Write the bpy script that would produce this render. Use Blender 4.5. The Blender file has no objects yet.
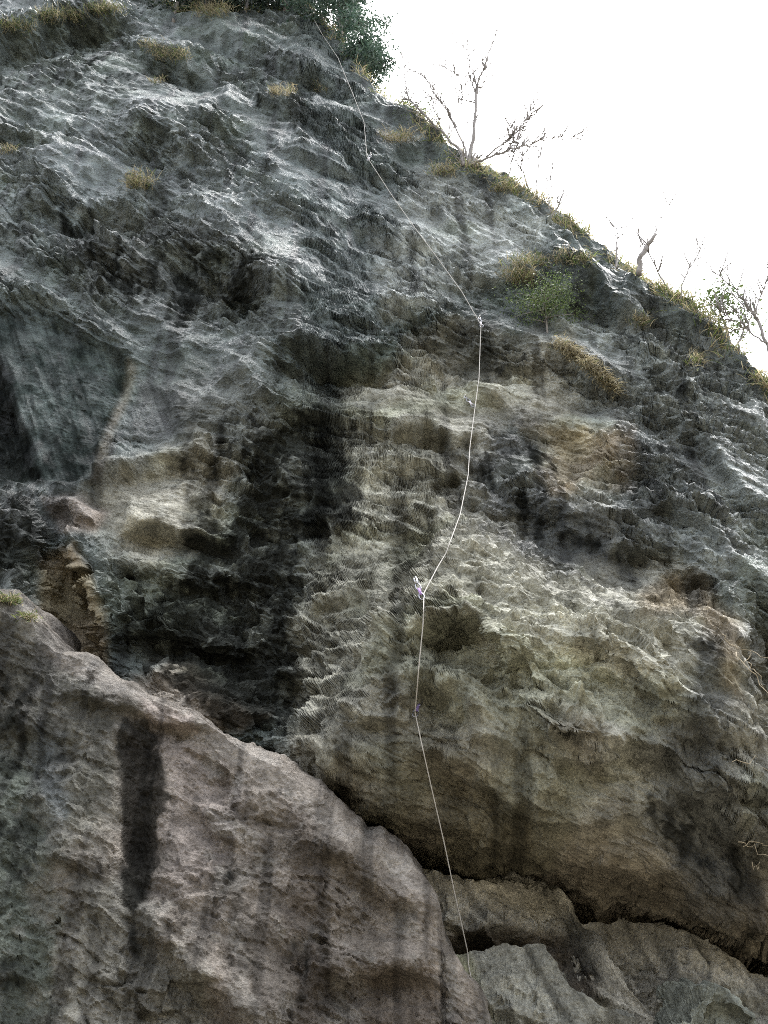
import bpy, bmesh, math, random
import numpy as np
from mathutils import Vector, Matrix

R = math.radians
rng = random.Random(7)

# ------------------------------------------------------------------ camera
CAM = np.array((0.0, 0.0, 1.6)); PITCH = R(33.0); FPX = 1098.0
cd = bpy.data.cameras.new('camera'); cam = bpy.data.objects.new('camera', cd)
bpy.context.scene.collection.objects.link(cam)
cam.location = CAM; cam.rotation_euler = (R(90) + PITCH, 0, 0)
cd.sensor_fit = 'VERTICAL'; cd.angle_y = 2 * math.atan(512 / FPX)
cd.clip_start = 0.05; cd.clip_end = 6000
sc = bpy.context.scene; sc.camera = cam
C = sc.collection

# ------------------------------------------------------------------ sky, sun, exposure
SUN_EL, SUN_AZ = R(66), R(35)            # azimuth from +Y towards +X
w = bpy.data.worlds.new('World'); sc.world = w; w.use_nodes = True
nt = w.node_tree; nt.nodes.clear()
sky = nt.nodes.new('ShaderNodeTexSky'); sky.sky_type = 'NISHITA'; sky.sun_disc = False
sky.sun_elevation = SUN_EL; sky.sun_rotation = SUN_AZ; sky.dust_density = 3.0; sky.ozone_density = 0.6; sky.air_density = 1.0
hs = nt.nodes.new('ShaderNodeHueSaturation'); hs.inputs['Saturation'].default_value = 0.28
bg = nt.nodes.new('ShaderNodeBackground'); bg.inputs['Strength'].default_value = 0.15
out = nt.nodes.new('ShaderNodeOutputWorld')
nt.links.new(sky.outputs[0], hs.inputs['Color']); nt.links.new(hs.outputs[0], bg.inputs['Color']); nt.links.new(bg.outputs[0], out.inputs['Surface'])
ld = bpy.data.lights.new('sun', 'SUN'); ld.energy = 1.2; ld.angle = R(45); ld.color = (1.0, 0.985, 0.95)
sun = bpy.data.objects.new('sun', ld); C.objects.link(sun)
sdir = Vector((math.sin(SUN_AZ) * math.cos(SUN_EL), math.cos(SUN_AZ) * math.cos(SUN_EL), math.sin(SUN_EL)))
sun.rotation_euler = sdir.to_track_quat('Z', 'Y').to_euler(); sun.location = (0, 0, 60)
vs = sc.view_settings; vs.view_transform = 'Standard'; vs.look = 'None'; vs.gamma = 1.0; vs.use_curve_mapping = False
vs.exposure = 2.65
sc.cycles.use_denoising = False; sc.cycles.denoising_input_passes = 'RGB_ALBEDO_NORMAL'; sc.cycles.denoising_prefilter = 'ACCURATE'; sc.cycles.filter_width = 1.0

# ------------------------------------------------------------------ helpers
CP, SP = math.cos(PITCH), math.sin(PITCH)
def project(x, y, z):
    dz = z - CAM[2]
    d = y * CP + dz * SP; up = -y * SP + dz * CP
    return 384 + FPX * x / d, 512 - FPX * up / d, d
def ray(u, v):
    a = (np.asarray(u, float) - 384) / FPX; b = (512 - np.asarray(v, float)) / FPX
    dx, dy, dz = a, CP - b * SP, SP + b * CP
    return dx / dy, dz / dy                     # per metre of y
def on_plane(u, v, Y):
    rx, rz = ray(u, v); return Vector((float(rx * Y), float(Y), float(CAM[2] + rz * Y)))
def sstep(a, b, x):
    t = np.clip((x - a) / (b - a), 0, 1); return t * t * (3 - 2 * t)

_tabs = {}
def _tab(seed):
    if seed not in _tabs:
        r = np.random.RandomState(seed); a = r.rand(256, 256) * 2 * np.pi
        _tabs[seed] = (np.cos(a).astype(np.float32), np.sin(a).astype(np.float32), r.rand(256, 256, 5).astype(np.float32))
    return _tabs[seed]
def perlin(x, y, seed=0):
    gx, gy, _ = _tab(seed)
    xi = np.floor(x).astype(np.int32); yi = np.floor(y).astype(np.int32)
    xf = (x - xi).astype(np.float32); yf = (y - yi).astype(np.float32)
    u = xf * xf * xf * (xf * (xf * 6 - 15) + 10); v = yf * yf * yf * (yf * (yf * 6 - 15) + 10)
    def g(i, j):
        a = (xi + i) & 255; b = (yi + j) & 255
        return gx[b, a] * (xf - i) + gy[b, a] * (yf - j)
    n0 = g(0, 0) * (1 - u) + g(1, 0) * u; n1 = g(0, 1) * (1 - u) + g(1, 1) * u
    return (n0 * (1 - v) + n1 * v) * 1.5
def fbm(x, y, seed=0, o=4, gain=0.5):
    s = 0; a = 1.0
    for k in range(o):
        s = s + a * perlin(x * 2 ** k + 17.3 * k, y * 2 ** k + 5.1 * k, seed + k); a *= gain
    return s
def facets(x, y, seed=0, mode='near', tilt=1.0, curve=0.6, droop=0.0):
    """fractured rock: tilted plane or scooped cup per cell. near: stepped facets, min: scoops with sharp crests, max: knobs."""
    tb = _tab(seed)[2]
    xi = np.floor(x).astype(np.int32); yi = np.floor(y).astype(np.int32)
    best = None; h = None
    for j in (-1, 0, 1):
        for i in (-1, 0, 1):
            c = tb[(yi + j) & 255, (xi + i) & 255]
            dx = (x - (xi + i + c[..., 0])).astype(np.float32); dy = (y - (yi + j + c[..., 1])).astype(np.float32)
            d2 = dx * dx + dy * dy
            pl = (c[..., 2] - 0.5) + tilt * ((c[..., 3] - 0.5) * 2 * dx + ((c[..., 4] - 0.5) * 2 - droop) * dy)
            if mode == 'near':
                if best is None: best = d2; h = pl
                else:
                    m = d2 < best; best = np.where(m, d2, best); h = np.where(m, pl, h)
            elif mode == 'min':
                q = pl + curve * d2 + 10 * np.clip(np.abs(dx) - .7, 0, None) ** 2 + 10 * np.clip(np.abs(dy) - .7, 0, None) ** 2; h = q if h is None else np.minimum(h, q)
            else:
                q = pl - curve * d2; h = q if h is None else np.maximum(h, q)
    return h

_t3 = {}
def _tab3(seed):
    if seed not in _t3:
        r = np.random.RandomState(seed); g = r.normal(size=(4096, 3)); g /= np.linalg.norm(g, axis=1)[:, None]
        _t3[seed] = (g.astype(np.float32), r.rand(4096, 7).astype(np.float32))
    return _t3[seed]
def _hash(i, j, k): 
    h = (i * 73856093) ^ (j * 19349663) ^ (k * 83492791); h ^= (h >> 13); h *= 1274126177; h ^= (h >> 16)
    return h & 4095
def perlin3(x, y, z, seed=0):
    G, _ = _tab3(seed); I = [np.floor(a).astype(np.int32) for a in (x, y, z)]
    F = [(a - i).astype(np.float32) for a, i in zip((x, y, z), I)]
    W = [f * f * f * (f * (f * 6 - 15) + 10) for f in F]; r = 0
    for i in (0, 1):
        for j in (0, 1):
            for k in (0, 1):
                g = G[_hash(I[0] + i, I[1] + j, I[2] + k)]
                r = r + (g[..., 0] * (F[0] - i) + g[..., 1] * (F[1] - j) + g[..., 2] * (F[2] - k)) * (W[0] if i else 1 - W[0]) * (W[1] if j else 1 - W[1]) * (W[2] if k else 1 - W[2])
    return r * 1.5
def fbm3(x, y, z, seed=0, o=3, gain=.5):
    s = 0; a = 1.0
    for k in range(o):
        s = s + a * perlin3(x * 2 ** k + 3.3 * k, y * 2 ** k + 7.7 * k, z * 2 ** k + 5.1 * k, seed); a *= gain
    return s
def facets3(x, y, z, seed=0, mode='min', tilt=1.0, curve=.7, droop=0.0):
    """fractured rock in space: a tilted plane or scooped cup per cell of the rock mass"""
    _, T = _tab3(seed); I = [np.floor(a - .5).astype(np.int32) for a in (x, y, z)]; h = None; best = None
    for i in (0, 1):
        for j in (0, 1):
            for k in (0, 1):
                c = T[_hash(I[0] + i, I[1] + j, I[2] + k)]
                dx = (x - (I[0] + i) - .2 - .6 * c[..., 0]).astype(np.float32); dy = (y - (I[1] + j) - .2 - .6 * c[..., 1]).astype(np.float32); dz = (z - (I[2] + k) - .2 - .6 * c[..., 2]).astype(np.float32)
                d2 = dx * dx + dy * dy + dz * dz
                pl = (c[..., 3] - .5) + tilt * ((2 * c[..., 4] - 1) * dx + (2 * c[..., 5] - 1) * dy + (2 * c[..., 6] - 1 - droop) * dz)
                if mode == 'near':
                    if h is None: h, best = pl, d2
                    else: m = d2 < best; best = np.where(m, d2, best); h = np.where(m, pl, h)
                else:
                    q = pl + curve * d2
                    for e in (dx, dy, dz): q = q + 11 * np.clip(np.abs(e) - .42, 0, None) ** 2      # a cell ends before its neighbour's reach, without a jump
                    h = q if h is None else np.minimum(h, q)
    return h

# design chart of a rock face: relief and colour drawn at one value per 2 units
U0, V0, UN, VN, ST = -300, -160, 700, 700, 2.0
GU, GV = np.meshgrid(U0 + ST * np.arange(UN), V0 + ST * np.arange(VN))
WU = (fbm(GU / 60, GV / 60, 901, 4) * 13); WV = (fbm(GU / 60, GV / 60, 951, 4) * 13)
FU = (fbm(GU / 16, GV / 16, 911, 3) * 4); FV = (fbm(GU / 16, GV / 16, 961, 3) * 4)
def sample(M, u, v):
    a = np.clip((u - U0) / ST, 0, UN - 1.001); b = np.clip((v - V0) / ST, 0, VN - 1.001)
    i = a.astype(np.int32); j = b.astype(np.int32); fa = a - i; fb = b - j
    if M.ndim == 3: fa = fa[..., None]; fb = fb[..., None]
    return (M[j, i] * (1 - fa) + M[j, i + 1] * fa) * (1 - fb) + (M[j + 1, i] * (1 - fa) + M[j + 1, i + 1] * fa) * fb
def seg_dist(pts, U, V):
    """distance to polyline, signed height above it (positive up in the picture), along-parameter"""
    best = None; L = len(pts) - 1
    for k in range(L):
        ax, ay = pts[k]; bx, by = pts[k + 1]; ex, ey = bx - ax, by - ay; l2 = ex * ex + ey * ey
        t = np.clip(((U - ax) * ex + (V - ay) * ey) / l2, 0, 1)
        px = U - ax - t * ex; py = V - ay - t * ey; d = np.hypot(px, py)
        side = (ex * py - ey * px) < 0            # above when the line runs left to right
        if best is None: best, sd, tt = d, side, (k + t) / L
        else:
            m = d < best; best = np.where(m, d, best); sd = np.where(m, side, sd); tt = np.where(m, (k + t) / L, tt)
    return best, sd, tt
def poly_sdf(pts, U, V):
    d, _, _ = seg_dist(pts + [pts[0]], U, V)
    ins = np.zeros(U.shape, bool); n = len(pts)
    for k in range(n):
        x1, y1 = pts[k]; x2, y2 = pts[(k + 1) % n]
        if y1 == y2: continue
        c = ((y1 > V) != (y2 > V)) & (U < (x2 - x1) * (V - y1) / (y2 - y1) + x1); ins ^= c
    return np.where(ins, d, -d)
def win(pts, pad):
    us = [p[0] for p in pts]; vv = [p[1] for p in pts]
    i0 = max(0, int((min(us) - pad - U0) / ST)); i1 = min(UN, int((max(us) + pad - U0) / ST) + 2)
    j0 = max(0, int((min(vv) - pad - V0) / ST)); j1 = min(VN, int((max(vv) + pad - V0) / ST) + 2)
    return slice(j0, j1), slice(i0, i1)
class Chart:
    def __init__(s):
        s.D = np.zeros((VN, UN)); s.Rg = np.ones((VN, UN)); s.Col = np.zeros((VN, UN, 3)); s.Wet = np.zeros((VN, UN)); s.St = np.zeros((VN, UN)); s.Gr = np.zeros((VN, UN))
    def ledge(s, pts, amp, up=40, down=30, lip=5, cut=0.7, wob=0.6):
        """a lip that stands out over a recess"""
        q = win(pts, max(up, down) + 25)
        mv = sum(p[1] for p in pts) / len(pts); pm = np.interp(mv, [0, 300, 600, 900], [22, 38, 70, 105])
        if mv < 320: amp *= 1.05
        lip = max(lip, .75 * amp * (1 + cut) * pm); down = max(down, .8 * lip)
        d, above, t = seg_dist(pts, GU[q] + WU[q] * wob + FU[q] * .8, GV[q] + WV[q] * wob + FV[q] * .8)
        tap = np.clip(np.minimum(t, 1 - t) * 5, 0, 1) ** 0.7
        prof = np.where(above, np.clip(1 - d / up, 0, 1) ** 1.3, 0)
        x = d / lip
        below = np.where(x < 1, 1 - x * (1 + cut), -cut * np.clip(1 - (d - lip) / down, 0, 1) ** 1.2)
        s.D[q] += amp * tap * np.where(above, prof, below)
    def block(s, pts, amp, edge=10, wob=0.6, rough=None, inner=True, gu=0, gv=0):
        """a part of the face that stands proud (amp>0) or back (amp<0); gu, gv tilt it (m per unit)"""
        q = win(pts, edge + 25)
        sd = poly_sdf(pts, GU[q] + WU[q] * wob + FU[q] * min(1, wob * 2), GV[q] + WV[q] * wob + FV[q] * min(1, wob * 2))
        mv = sum(p[1] for p in pts) / len(pts); edge = max(edge, .8 * abs(amp) * np.interp(mv, [0, 300, 600, 900], [22, 38, 70, 105]))
        m = sstep(0, edge, sd) if inner else sstep(-edge / 2, edge / 2, sd)
        cu = sum(p[0] for p in pts) / len(pts); cv = sum(p[1] for p in pts) / len(pts)
        if amp < 0 and edge < 60: amp *= .75
        s.D[q] += m * (amp + gu * (GU[q] - cu) + gv * (GV[q] - cv))
        if rough is not None: s.Rg[q] += (rough - s.Rg[q]) * m
    def bump(s, u, v, ru, rv, amp, ang=0, p=2, rough=None):
        q = win([(u, v)], 2.6 * max(ru, rv)); c, n = math.cos(R(ang)), math.sin(R(ang))
        x = GU[q] - u + WU[q] * 0.5; y = GV[q] - v + WV[q] * 0.5
        a = (x * c + y * n) / ru; b = (-x * n + y * c) / rv
        m = np.exp(-(a * a + b * b) ** (p / 2)); s.D[q] += amp * m
        if rough is not None: s.Rg[q] += (rough - s.Rg[q]) * m
    def tint(s, pts, col, soft=20, k=1.0, wob=1.0, wet=None):
        q = win(pts, soft + 30)
        sd = poly_sdf(pts, GU[q] + WU[q] * wob + FU[q] * wob, GV[q] + WV[q] * wob + FV[q] * wob)
        m = (sstep(-soft / 2, soft / 2, sd) * k)
        s.Col[q] += (np.array(col) - s.Col[q]) * m[..., None]
        if wet is not None: s.Wet[q] += (wet - s.Wet[q]) * m
    def stain(s, pts, soft=40, k=1.0, wob=.6):
        q = win(pts, soft + 30); m = sstep(-soft / 2, soft / 2, poly_sdf(pts, GU[q] + WU[q] * wob, GV[q] + WV[q] * wob)) * k; s.St[q] = np.maximum(s.St[q], m)
    def groove(s, pts, k):
        q = win(pts, 20); m = sstep(0, 8, poly_sdf(pts, GU[q] + FU[q], GV[q] + FV[q])) * k; s.Gr[q] = np.maximum(s.Gr[q], m)
    def rough(s, pts, val, soft=20):
        q = win(pts, soft); m = sstep(-soft / 2, soft / 2, poly_sdf(pts, GU[q] + WU[q] * .5, GV[q] + WV[q] * .5)); s.Rg[q] += (val - s.Rg[q]) * m
def link(o, parent=None):
    C.objects.link(o)
    if parent is not None: o.parent = parent
    return o
def np_mesh(name, verts, faces, mat, parent=None, smooth=True, col=None, wet=None):
    n = len(faces); k = faces.shape[1]
    me = bpy.data.meshes.new(name); me.vertices.add(len(verts)); me.vertices.foreach_set('co', np.ascontiguousarray(verts, np.float32).ravel())
    me.loops.add(n * k); me.loops.foreach_set('vertex_index', np.ascontiguousarray(faces, np.int32).ravel())
    me.polygons.add(n); me.polygons.foreach_set('loop_start', np.arange(0, n * k, k, dtype=np.int32))
    me.polygons.foreach_set('use_smooth', np.full(n, smooth))
    if col is not None:
        at = me.attributes.new('Col', 'FLOAT_COLOR', 'POINT'); c4 = np.ones((len(verts), 4), np.float32); c4[:, :3] = col
        if wet is not None: c4[:, 3] = wet
        at.data.foreach_set('color', c4.ravel())
    me.update(calc_edges=True); me.materials.append(mat)
    return link(bpy.data.objects.new(name, me), parent)
def tag(o, label=None, cat=None, group=None, kind=None):
    for k, v in (('label', label), ('category', cat), ('group', group), ('kind', kind)):
        if v: o[k] = v
    return o
def empty(name, loc): 
    o = bpy.data.objects.new(name, None); o.location = loc; o.empty_display_size = 0.1
    return link(o)

# ------------------------------------------------------------------ materials
def new_mat(name):
    m = bpy.data.materials.new(name); m.use_nodes = True; t = m.node_tree
    return m, t, t.nodes['Principled BSDF'], t.nodes.new, t.links.new
def rock_mat(name, bump=0.5, scale=1.0):
    m, t, P, N, L = new_mat(name)
    at = N('ShaderNodeAttribute'); at.attribute_name = 'Col'
    tc = N('ShaderNodeTexCoord')
    n1 = N('ShaderNodeTexNoise'); n1.inputs['Scale'].default_value = 5 * scale; n1.inputs['Detail'].default_value = 8; n1.inputs['Roughness'].default_value = 0.68
    n2 = N('ShaderNodeTexNoise'); n2.inputs['Scale'].default_value = 38 * scale; n2.inputs['Detail'].default_value = 6; n2.inputs['Roughness'].default_value = 0.7
    n3 = N('ShaderNodeTexVoronoi'); n3.inputs['Scale'].default_value = 34 * scale
    for n in (n1, n2, n3): L(tc.outputs['Object'], n.inputs['Vector'])
    r1 = N('ShaderNodeMapRange'); r1.inputs[1].default_value = .3; r1.inputs[2].default_value = .7; r1.inputs[3].default_value = .62; r1.inputs[4].default_value = 1.38
    r2 = N('ShaderNodeMapRange'); r2.inputs[1].default_value = .3; r2.inputs[2].default_value = .7; r2.inputs[3].default_value = .58; r2.inputs[4].default_value = 1.42
    L(n1.outputs['Fac'], r1.inputs[0]); L(n2.outputs['Fac'], r2.inputs[0])
    mu = N('ShaderNodeMath'); mu.operation = 'MULTIPLY'; L(r1.outputs[0], mu.inputs[0]); L(r2.outputs[0], mu.inputs[1])
    sc_ = N('ShaderNodeVectorMath'); sc_.operation = 'SCALE'; L(at.outputs['Color'], sc_.inputs[0]); L(mu.outputs[0], sc_.inputs['Scale'])
    L(sc_.outputs[0], P.inputs['Base Color'])
    rr = N('ShaderNodeMapRange'); L(at.outputs['Alpha'], rr.inputs[0]); rr.inputs[3].default_value = .72; rr.inputs[4].default_value = .29
    ra = N('ShaderNodeMath'); ra.operation = 'MULTIPLY_ADD'; L(n2.outputs['Fac'], ra.inputs[0]); ra.inputs[1].default_value = .25; 
    rb = N('ShaderNodeMath'); rb.operation = 'SUBTRACT'; L(rr.outputs[0], rb.inputs[0]); rb.inputs[1].default_value = .12
    L(rb.outputs[0], ra.inputs[2]); L(ra.outputs[0], P.inputs['Roughness'])
    sp = N('ShaderNodeMapRange'); L(at.outputs['Alpha'], sp.inputs[0]); sp.inputs[3].default_value = .0; sp.inputs[4].default_value = .55; L(sp.outputs[0], P.inputs['Specular IOR Level'])
    b1 = N('ShaderNodeBump'); b1.inputs['Strength'].default_value = bump; b1.inputs['Distance'].default_value = .05 / scale
    ad = N('ShaderNodeMath'); ad.operation = 'MULTIPLY_ADD'; L(n3.outputs['Distance'], ad.inputs[0]); ad.inputs[1].default_value = .25; L(n2.outputs['Fac'], ad.inputs[2])
    n4 = N('ShaderNodeTexNoise'); n4.noise_type = 'RIDGED_MULTIFRACTAL'; n4.normalize = True; n4.inputs['Scale'].default_value = 7 * scale; n4.inputs['Detail'].default_value = 7; n4.inputs['Roughness'].default_value = .6; n4.inputs['Distortion'].default_value = .3
    mp = N('ShaderNodeMapping'); mp.inputs['Rotation'].default_value = (0, .35, 0); mp.inputs['Scale'].default_value = (.7, 1, 1.5); L(tc.outputs['Object'], mp.inputs['Vector']); L(mp.outputs[0], n4.inputs['Vector'])
    b0 = N('ShaderNodeBump'); b0.inputs['Strength'].default_value = .75; b0.inputs['Distance'].default_value = .06; L(n4.outputs['Fac'], b0.inputs['Height']); L(b0.outputs[0], b1.inputs['Normal'])
    L(ad.outputs[0], b1.inputs['Height']); L(b1.outputs[0], P.inputs['Normal'])
    return m
ROCK = rock_mat('limestone', 0.8)

# ------------------------------------------------------------------ rock face builder
def base_hit(base, u, v):
    rx, rz = ray(u, v); y = np.full(np.shape(rx), 8.0)
    for _ in range(120): y = 0.5 * y + 0.5 * base(rx * y, CAM[2] + rz * y)
    return rx * y, y, CAM[2] + rz * y
def soften(A, r):
    k = np.hanning(2 * r + 3)[1:-1]; k /= k.sum()
    for ax in (0, 1):
        P = np.pad(A, [(r, r) if i == ax else (0, 0) for i in (0, 1)], 'edge')
        A = sum(w_ * (P[i:i + A.shape[0]] if ax == 0 else P[:, i:i + A.shape[1]]) for i, w_ in enumerate(k))
    return A
def rock_face(name, base, wfun, rim, s_cols, v_rows, detail, chart, z0=-0.3, roll=(45, 5.0, 0.45), seed=0, noise_fn=None, rim_noise=0.15, mat=None, droop=0.08, jit=22):
    rim = np.array(rim, float)
    rx, ry, rz = base_hit(base, rim[:, 0], rim[:, 1])
    rs = rx / wfun(rz); o = np.argsort(rs); zt_s = np.interp(s_cols, rs[o], rz[o])
    zt_s = zt_s + rim_noise * fbm(s_cols * 9, s_cols * 0 + seed, seed + 5, 5, .6)
    n_out = len(v_rows); v_rows = np.interp(np.linspace(0, n_out - 1, 2 * n_out - 1), np.arange(n_out), np.array(v_rows, float))
    _, _, zc = base_hit(base, np.full(len(v_rows), 384.0), v_rows)
    tau = (np.maximum.accumulate(zc) - zc[0]) / (zc.max() - zc[0])
    nr, depth, slope = roll; k = np.arange(1, nr + 1) / nr
    T = np.concatenate([tau, np.ones(nr)]); K = np.concatenate([np.zeros(len(tau)), k])
    TT, SS = np.meshgrid(T, s_cols, indexing='ij'); KK = np.repeat(K[:, None], len(s_cols), 1); ZT = np.repeat(zt_s[None], len(T), 0)
    back = depth * KK ** 1.8
    zf = z0 + (ZT - z0) * TT
    X = SS * wfun(zf); Yb = base(X, zf) + back
    Z = zf + slope * depth * (KK ** 1.4)
    roll_w = sstep(0, 0.35, KK)
    vv_ = np.array(v_rows, float); rowpar = (vv_[0] - vv_) / (vv_[0] - vv_[-1])
    # broad relief, drawn in the chart
    D = soften(chart.D, 2); Dw = sstep(500, 900, GV); D = D * (1 - Dw) + soften(D, 5) * Dw
    hang = (np.clip((Z - CAM[2]) / Yb, 0.0, .42) - .32 * sstep(7, 13, Z)) * (1 - roll_w)        # relief leans out and down, more so higher up
    u, v, _d = project(X, Yb, Z); D_ = 0
    for _ in range(3):
        D_ = sample(D, u, v) * (1 - roll_w); u = project(X, Yb - D_, Z - hang * D_)[0]
    n = noise_fn(0, X, Yb, Z, sample(chart.Rg, u, v))
    D_ = D_ + n * (1 - roll_w)
    Y = Yb - D_ - .4 * n * roll_w; Z = Z - hang * D_ + .8 * n * roll_w
    def relief(ps, X, Y, Z, ZT, roll_w):
        N = normals(X, Y, Z, *((24, 12) if ps == 1 else (10, 8))); u, v, _d = project(X, Y, Z)
        sp = np.sqrt(np.gradient(X, axis=0) ** 2 + np.gradient(Y, axis=0) ** 2 + np.gradient(Z, axis=0) ** 2); sp = np.maximum(sp, box(box(sp, 2, 0), 2, 1))
        global FIT
        FIT = lambda c: 1 - sstep(.3 * c, .8 * c, sp)          # leave out detail finer than the mesh can carry
        n = noise_fn(ps, X, Y, Z, sample(chart.Rg, u, v)) * (1 - .6 * sstep(-.4, 0, Z - ZT)); dr = 0
        if ps == 1: dr = droop
        return X + N[0] * n, Y + N[1] * n, Z + (N[2] - dr) * n
    X, Y, Z = relief(1, X, Y, Z, ZT, roll_w)
    # even out the rows along each column, so that undersides get their share of vertices
    d = project(X, Y, Z)[2]
    ds = np.sqrt(np.diff(X, axis=0) ** 2 + np.diff(Y, axis=0) ** 2 + np.diff(Z, axis=0) ** 2) / d[1:]
    nf = len(tau); L = np.concatenate([np.zeros((1, X.shape[1])), np.cumsum(ds, 0)]); half = np.linspace(0, nf - 1, n_out)
    src = np.repeat(np.concatenate([half, np.arange(nf, len(T))])[:, None], X.shape[1], 1)
    for c in range(X.shape[1]):
        Lh = np.interp(half, np.arange(nf), L[:nf, c]); rp = np.interp(half, np.arange(nf), rowpar)
        src[:n_out, c] = np.interp(.5 * Lh + .5 * rp * L[nf - 1, c], L[:nf, c], np.arange(nf))
    kern = np.hanning(61)[1:-1]; kern /= kern.sum(); pad = len(kern) // 2
    sp = np.pad(src, ((0, 0), (pad, pad)), 'edge')
    src = sum(k_ * sp[:, i:i + X.shape[1]] for i, k_ in enumerate(kern))
    i0 = np.clip(src.astype(int), 0, len(T) - 2); fr = src - i0; jc = np.arange(X.shape[1])[None]
    X, Y, Z, roll_w = [A[i0, jc] * (1 - fr) + A[i0 + 1, jc] * fr for A in (X, Y, Z, roll_w)]
    ZT = np.repeat(zt_s[None], X.shape[0], 0)
    X, Y, Z = relief(2, X, Y, Z, ZT, roll_w); n = 0
    u, v, _d = project(X, Y, Z)
    gr = sample(chart.Gr, u, v)
    if chart.Gr.max() > 0:                     # steep grooves and ribs of the slabs
        n = gr * (.04 * (1 - 2 * np.abs(perlin((X + .42 * Z) / .22, Z / 1.6, 77))) + .018 * perlin((X + .42 * Z) / .05, Z / .6, 78)); Y = Y - n
    # colour
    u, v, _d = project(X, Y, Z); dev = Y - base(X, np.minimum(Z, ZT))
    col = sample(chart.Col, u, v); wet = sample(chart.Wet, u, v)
    nrow, ncol = X.shape; idx = np.arange(nrow * ncol).reshape(nrow, ncol)
    f = np.stack([idx[:-1, :-1], idx[:-1, 1:], idx[1:, 1:], idx[1:, :-1]], -1).reshape(-1, 4)
    verts = np.stack([X, Y, Z], -1).reshape(-1, 3)
    col, wet = detail(X, Y, Z, u, v, col, wet, roll_w, n)
    if chart.St.max() > 0:                     # black seepage film, broken up and drawn out downwards
        q = .5 * fbm3(X / .42, Y / .42, Z / .6, 501, 4, .65) + .25 * fbm(X / .12, Z / 1.4, 505, 2) + .22 * fbm3(X / .09, Y / .09, Z / .07, 507, 2)
        ju = fbm3(X / .3, Y / .3, Z / .45, 511, 3, .65) * jit; st = sample(chart.St, u + ju, v + .6 * ju); am = sstep(.36, .70, st * .74 + q * .74) * sstep(.0, .25, st)
        col = col + (np.array((.008, .0085, .008)) * (1 + 1.5 * np.clip(q, 0, 1))[..., None] - col) * (am * .82)[..., None]; wet = wet * (1 - am)
    if chart.Gr.max() > 0:
        col = col * np.exp(gr * .55 * (.8 * perlin((X + .42 * Z) / .13, Z / 1.5, 79) + .8 * perlin((X + .42 * Z) / .035, Z / .7, 80) + .5 * perlin(X / .05, Z / .06, 81)))[..., None]
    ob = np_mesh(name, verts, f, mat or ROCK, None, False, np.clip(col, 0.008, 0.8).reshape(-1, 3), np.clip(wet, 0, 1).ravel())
    d = project(X, Y, Z)
    return ob, dict(X=X, Y=Y, Z=Z, u=d[0], v=d[1], d=d[2], nface=n_out)
def box(A, r, ax):
    P = np.pad(A, [(r + 1, r) if i == ax else (0, 0) for i in (0, 1)], 'edge'); c = np.cumsum(P, ax); n = A.shape[ax]; k = 2 * r + 1
    return (c[k:k + n] - c[:n]) / k if ax == 0 else (c[:, k:k + n] - c[:, :n]) / k
def normals(X, Y, Z, rr, rc):
    P = [X, Y, Z]
    for _ in range(2): P = [box(box(A, rr, 0), rc, 1) for A in P]
    a = [np.gradient(A, axis=1) for A in P]; b = [np.gradient(A, axis=0) for A in P]
    nx = a[1] * b[2] - a[2] * b[1]; ny = a[2] * b[0] - a[0] * b[2]; nz = a[0] * b[1] - a[1] * b[0]
    l = np.sqrt(nx * nx + ny * ny + nz * nz) + 1e-9
    return nx / l, ny / l, nz / l
def s_grid(lo, hi, n_in, n_out, a=-1.06, b=1.06):
    return np.unique(np.concatenate([np.linspace(lo, a, n_out), np.linspace(a, b, n_in), np.linspace(b, hi, n_out)]))

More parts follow.
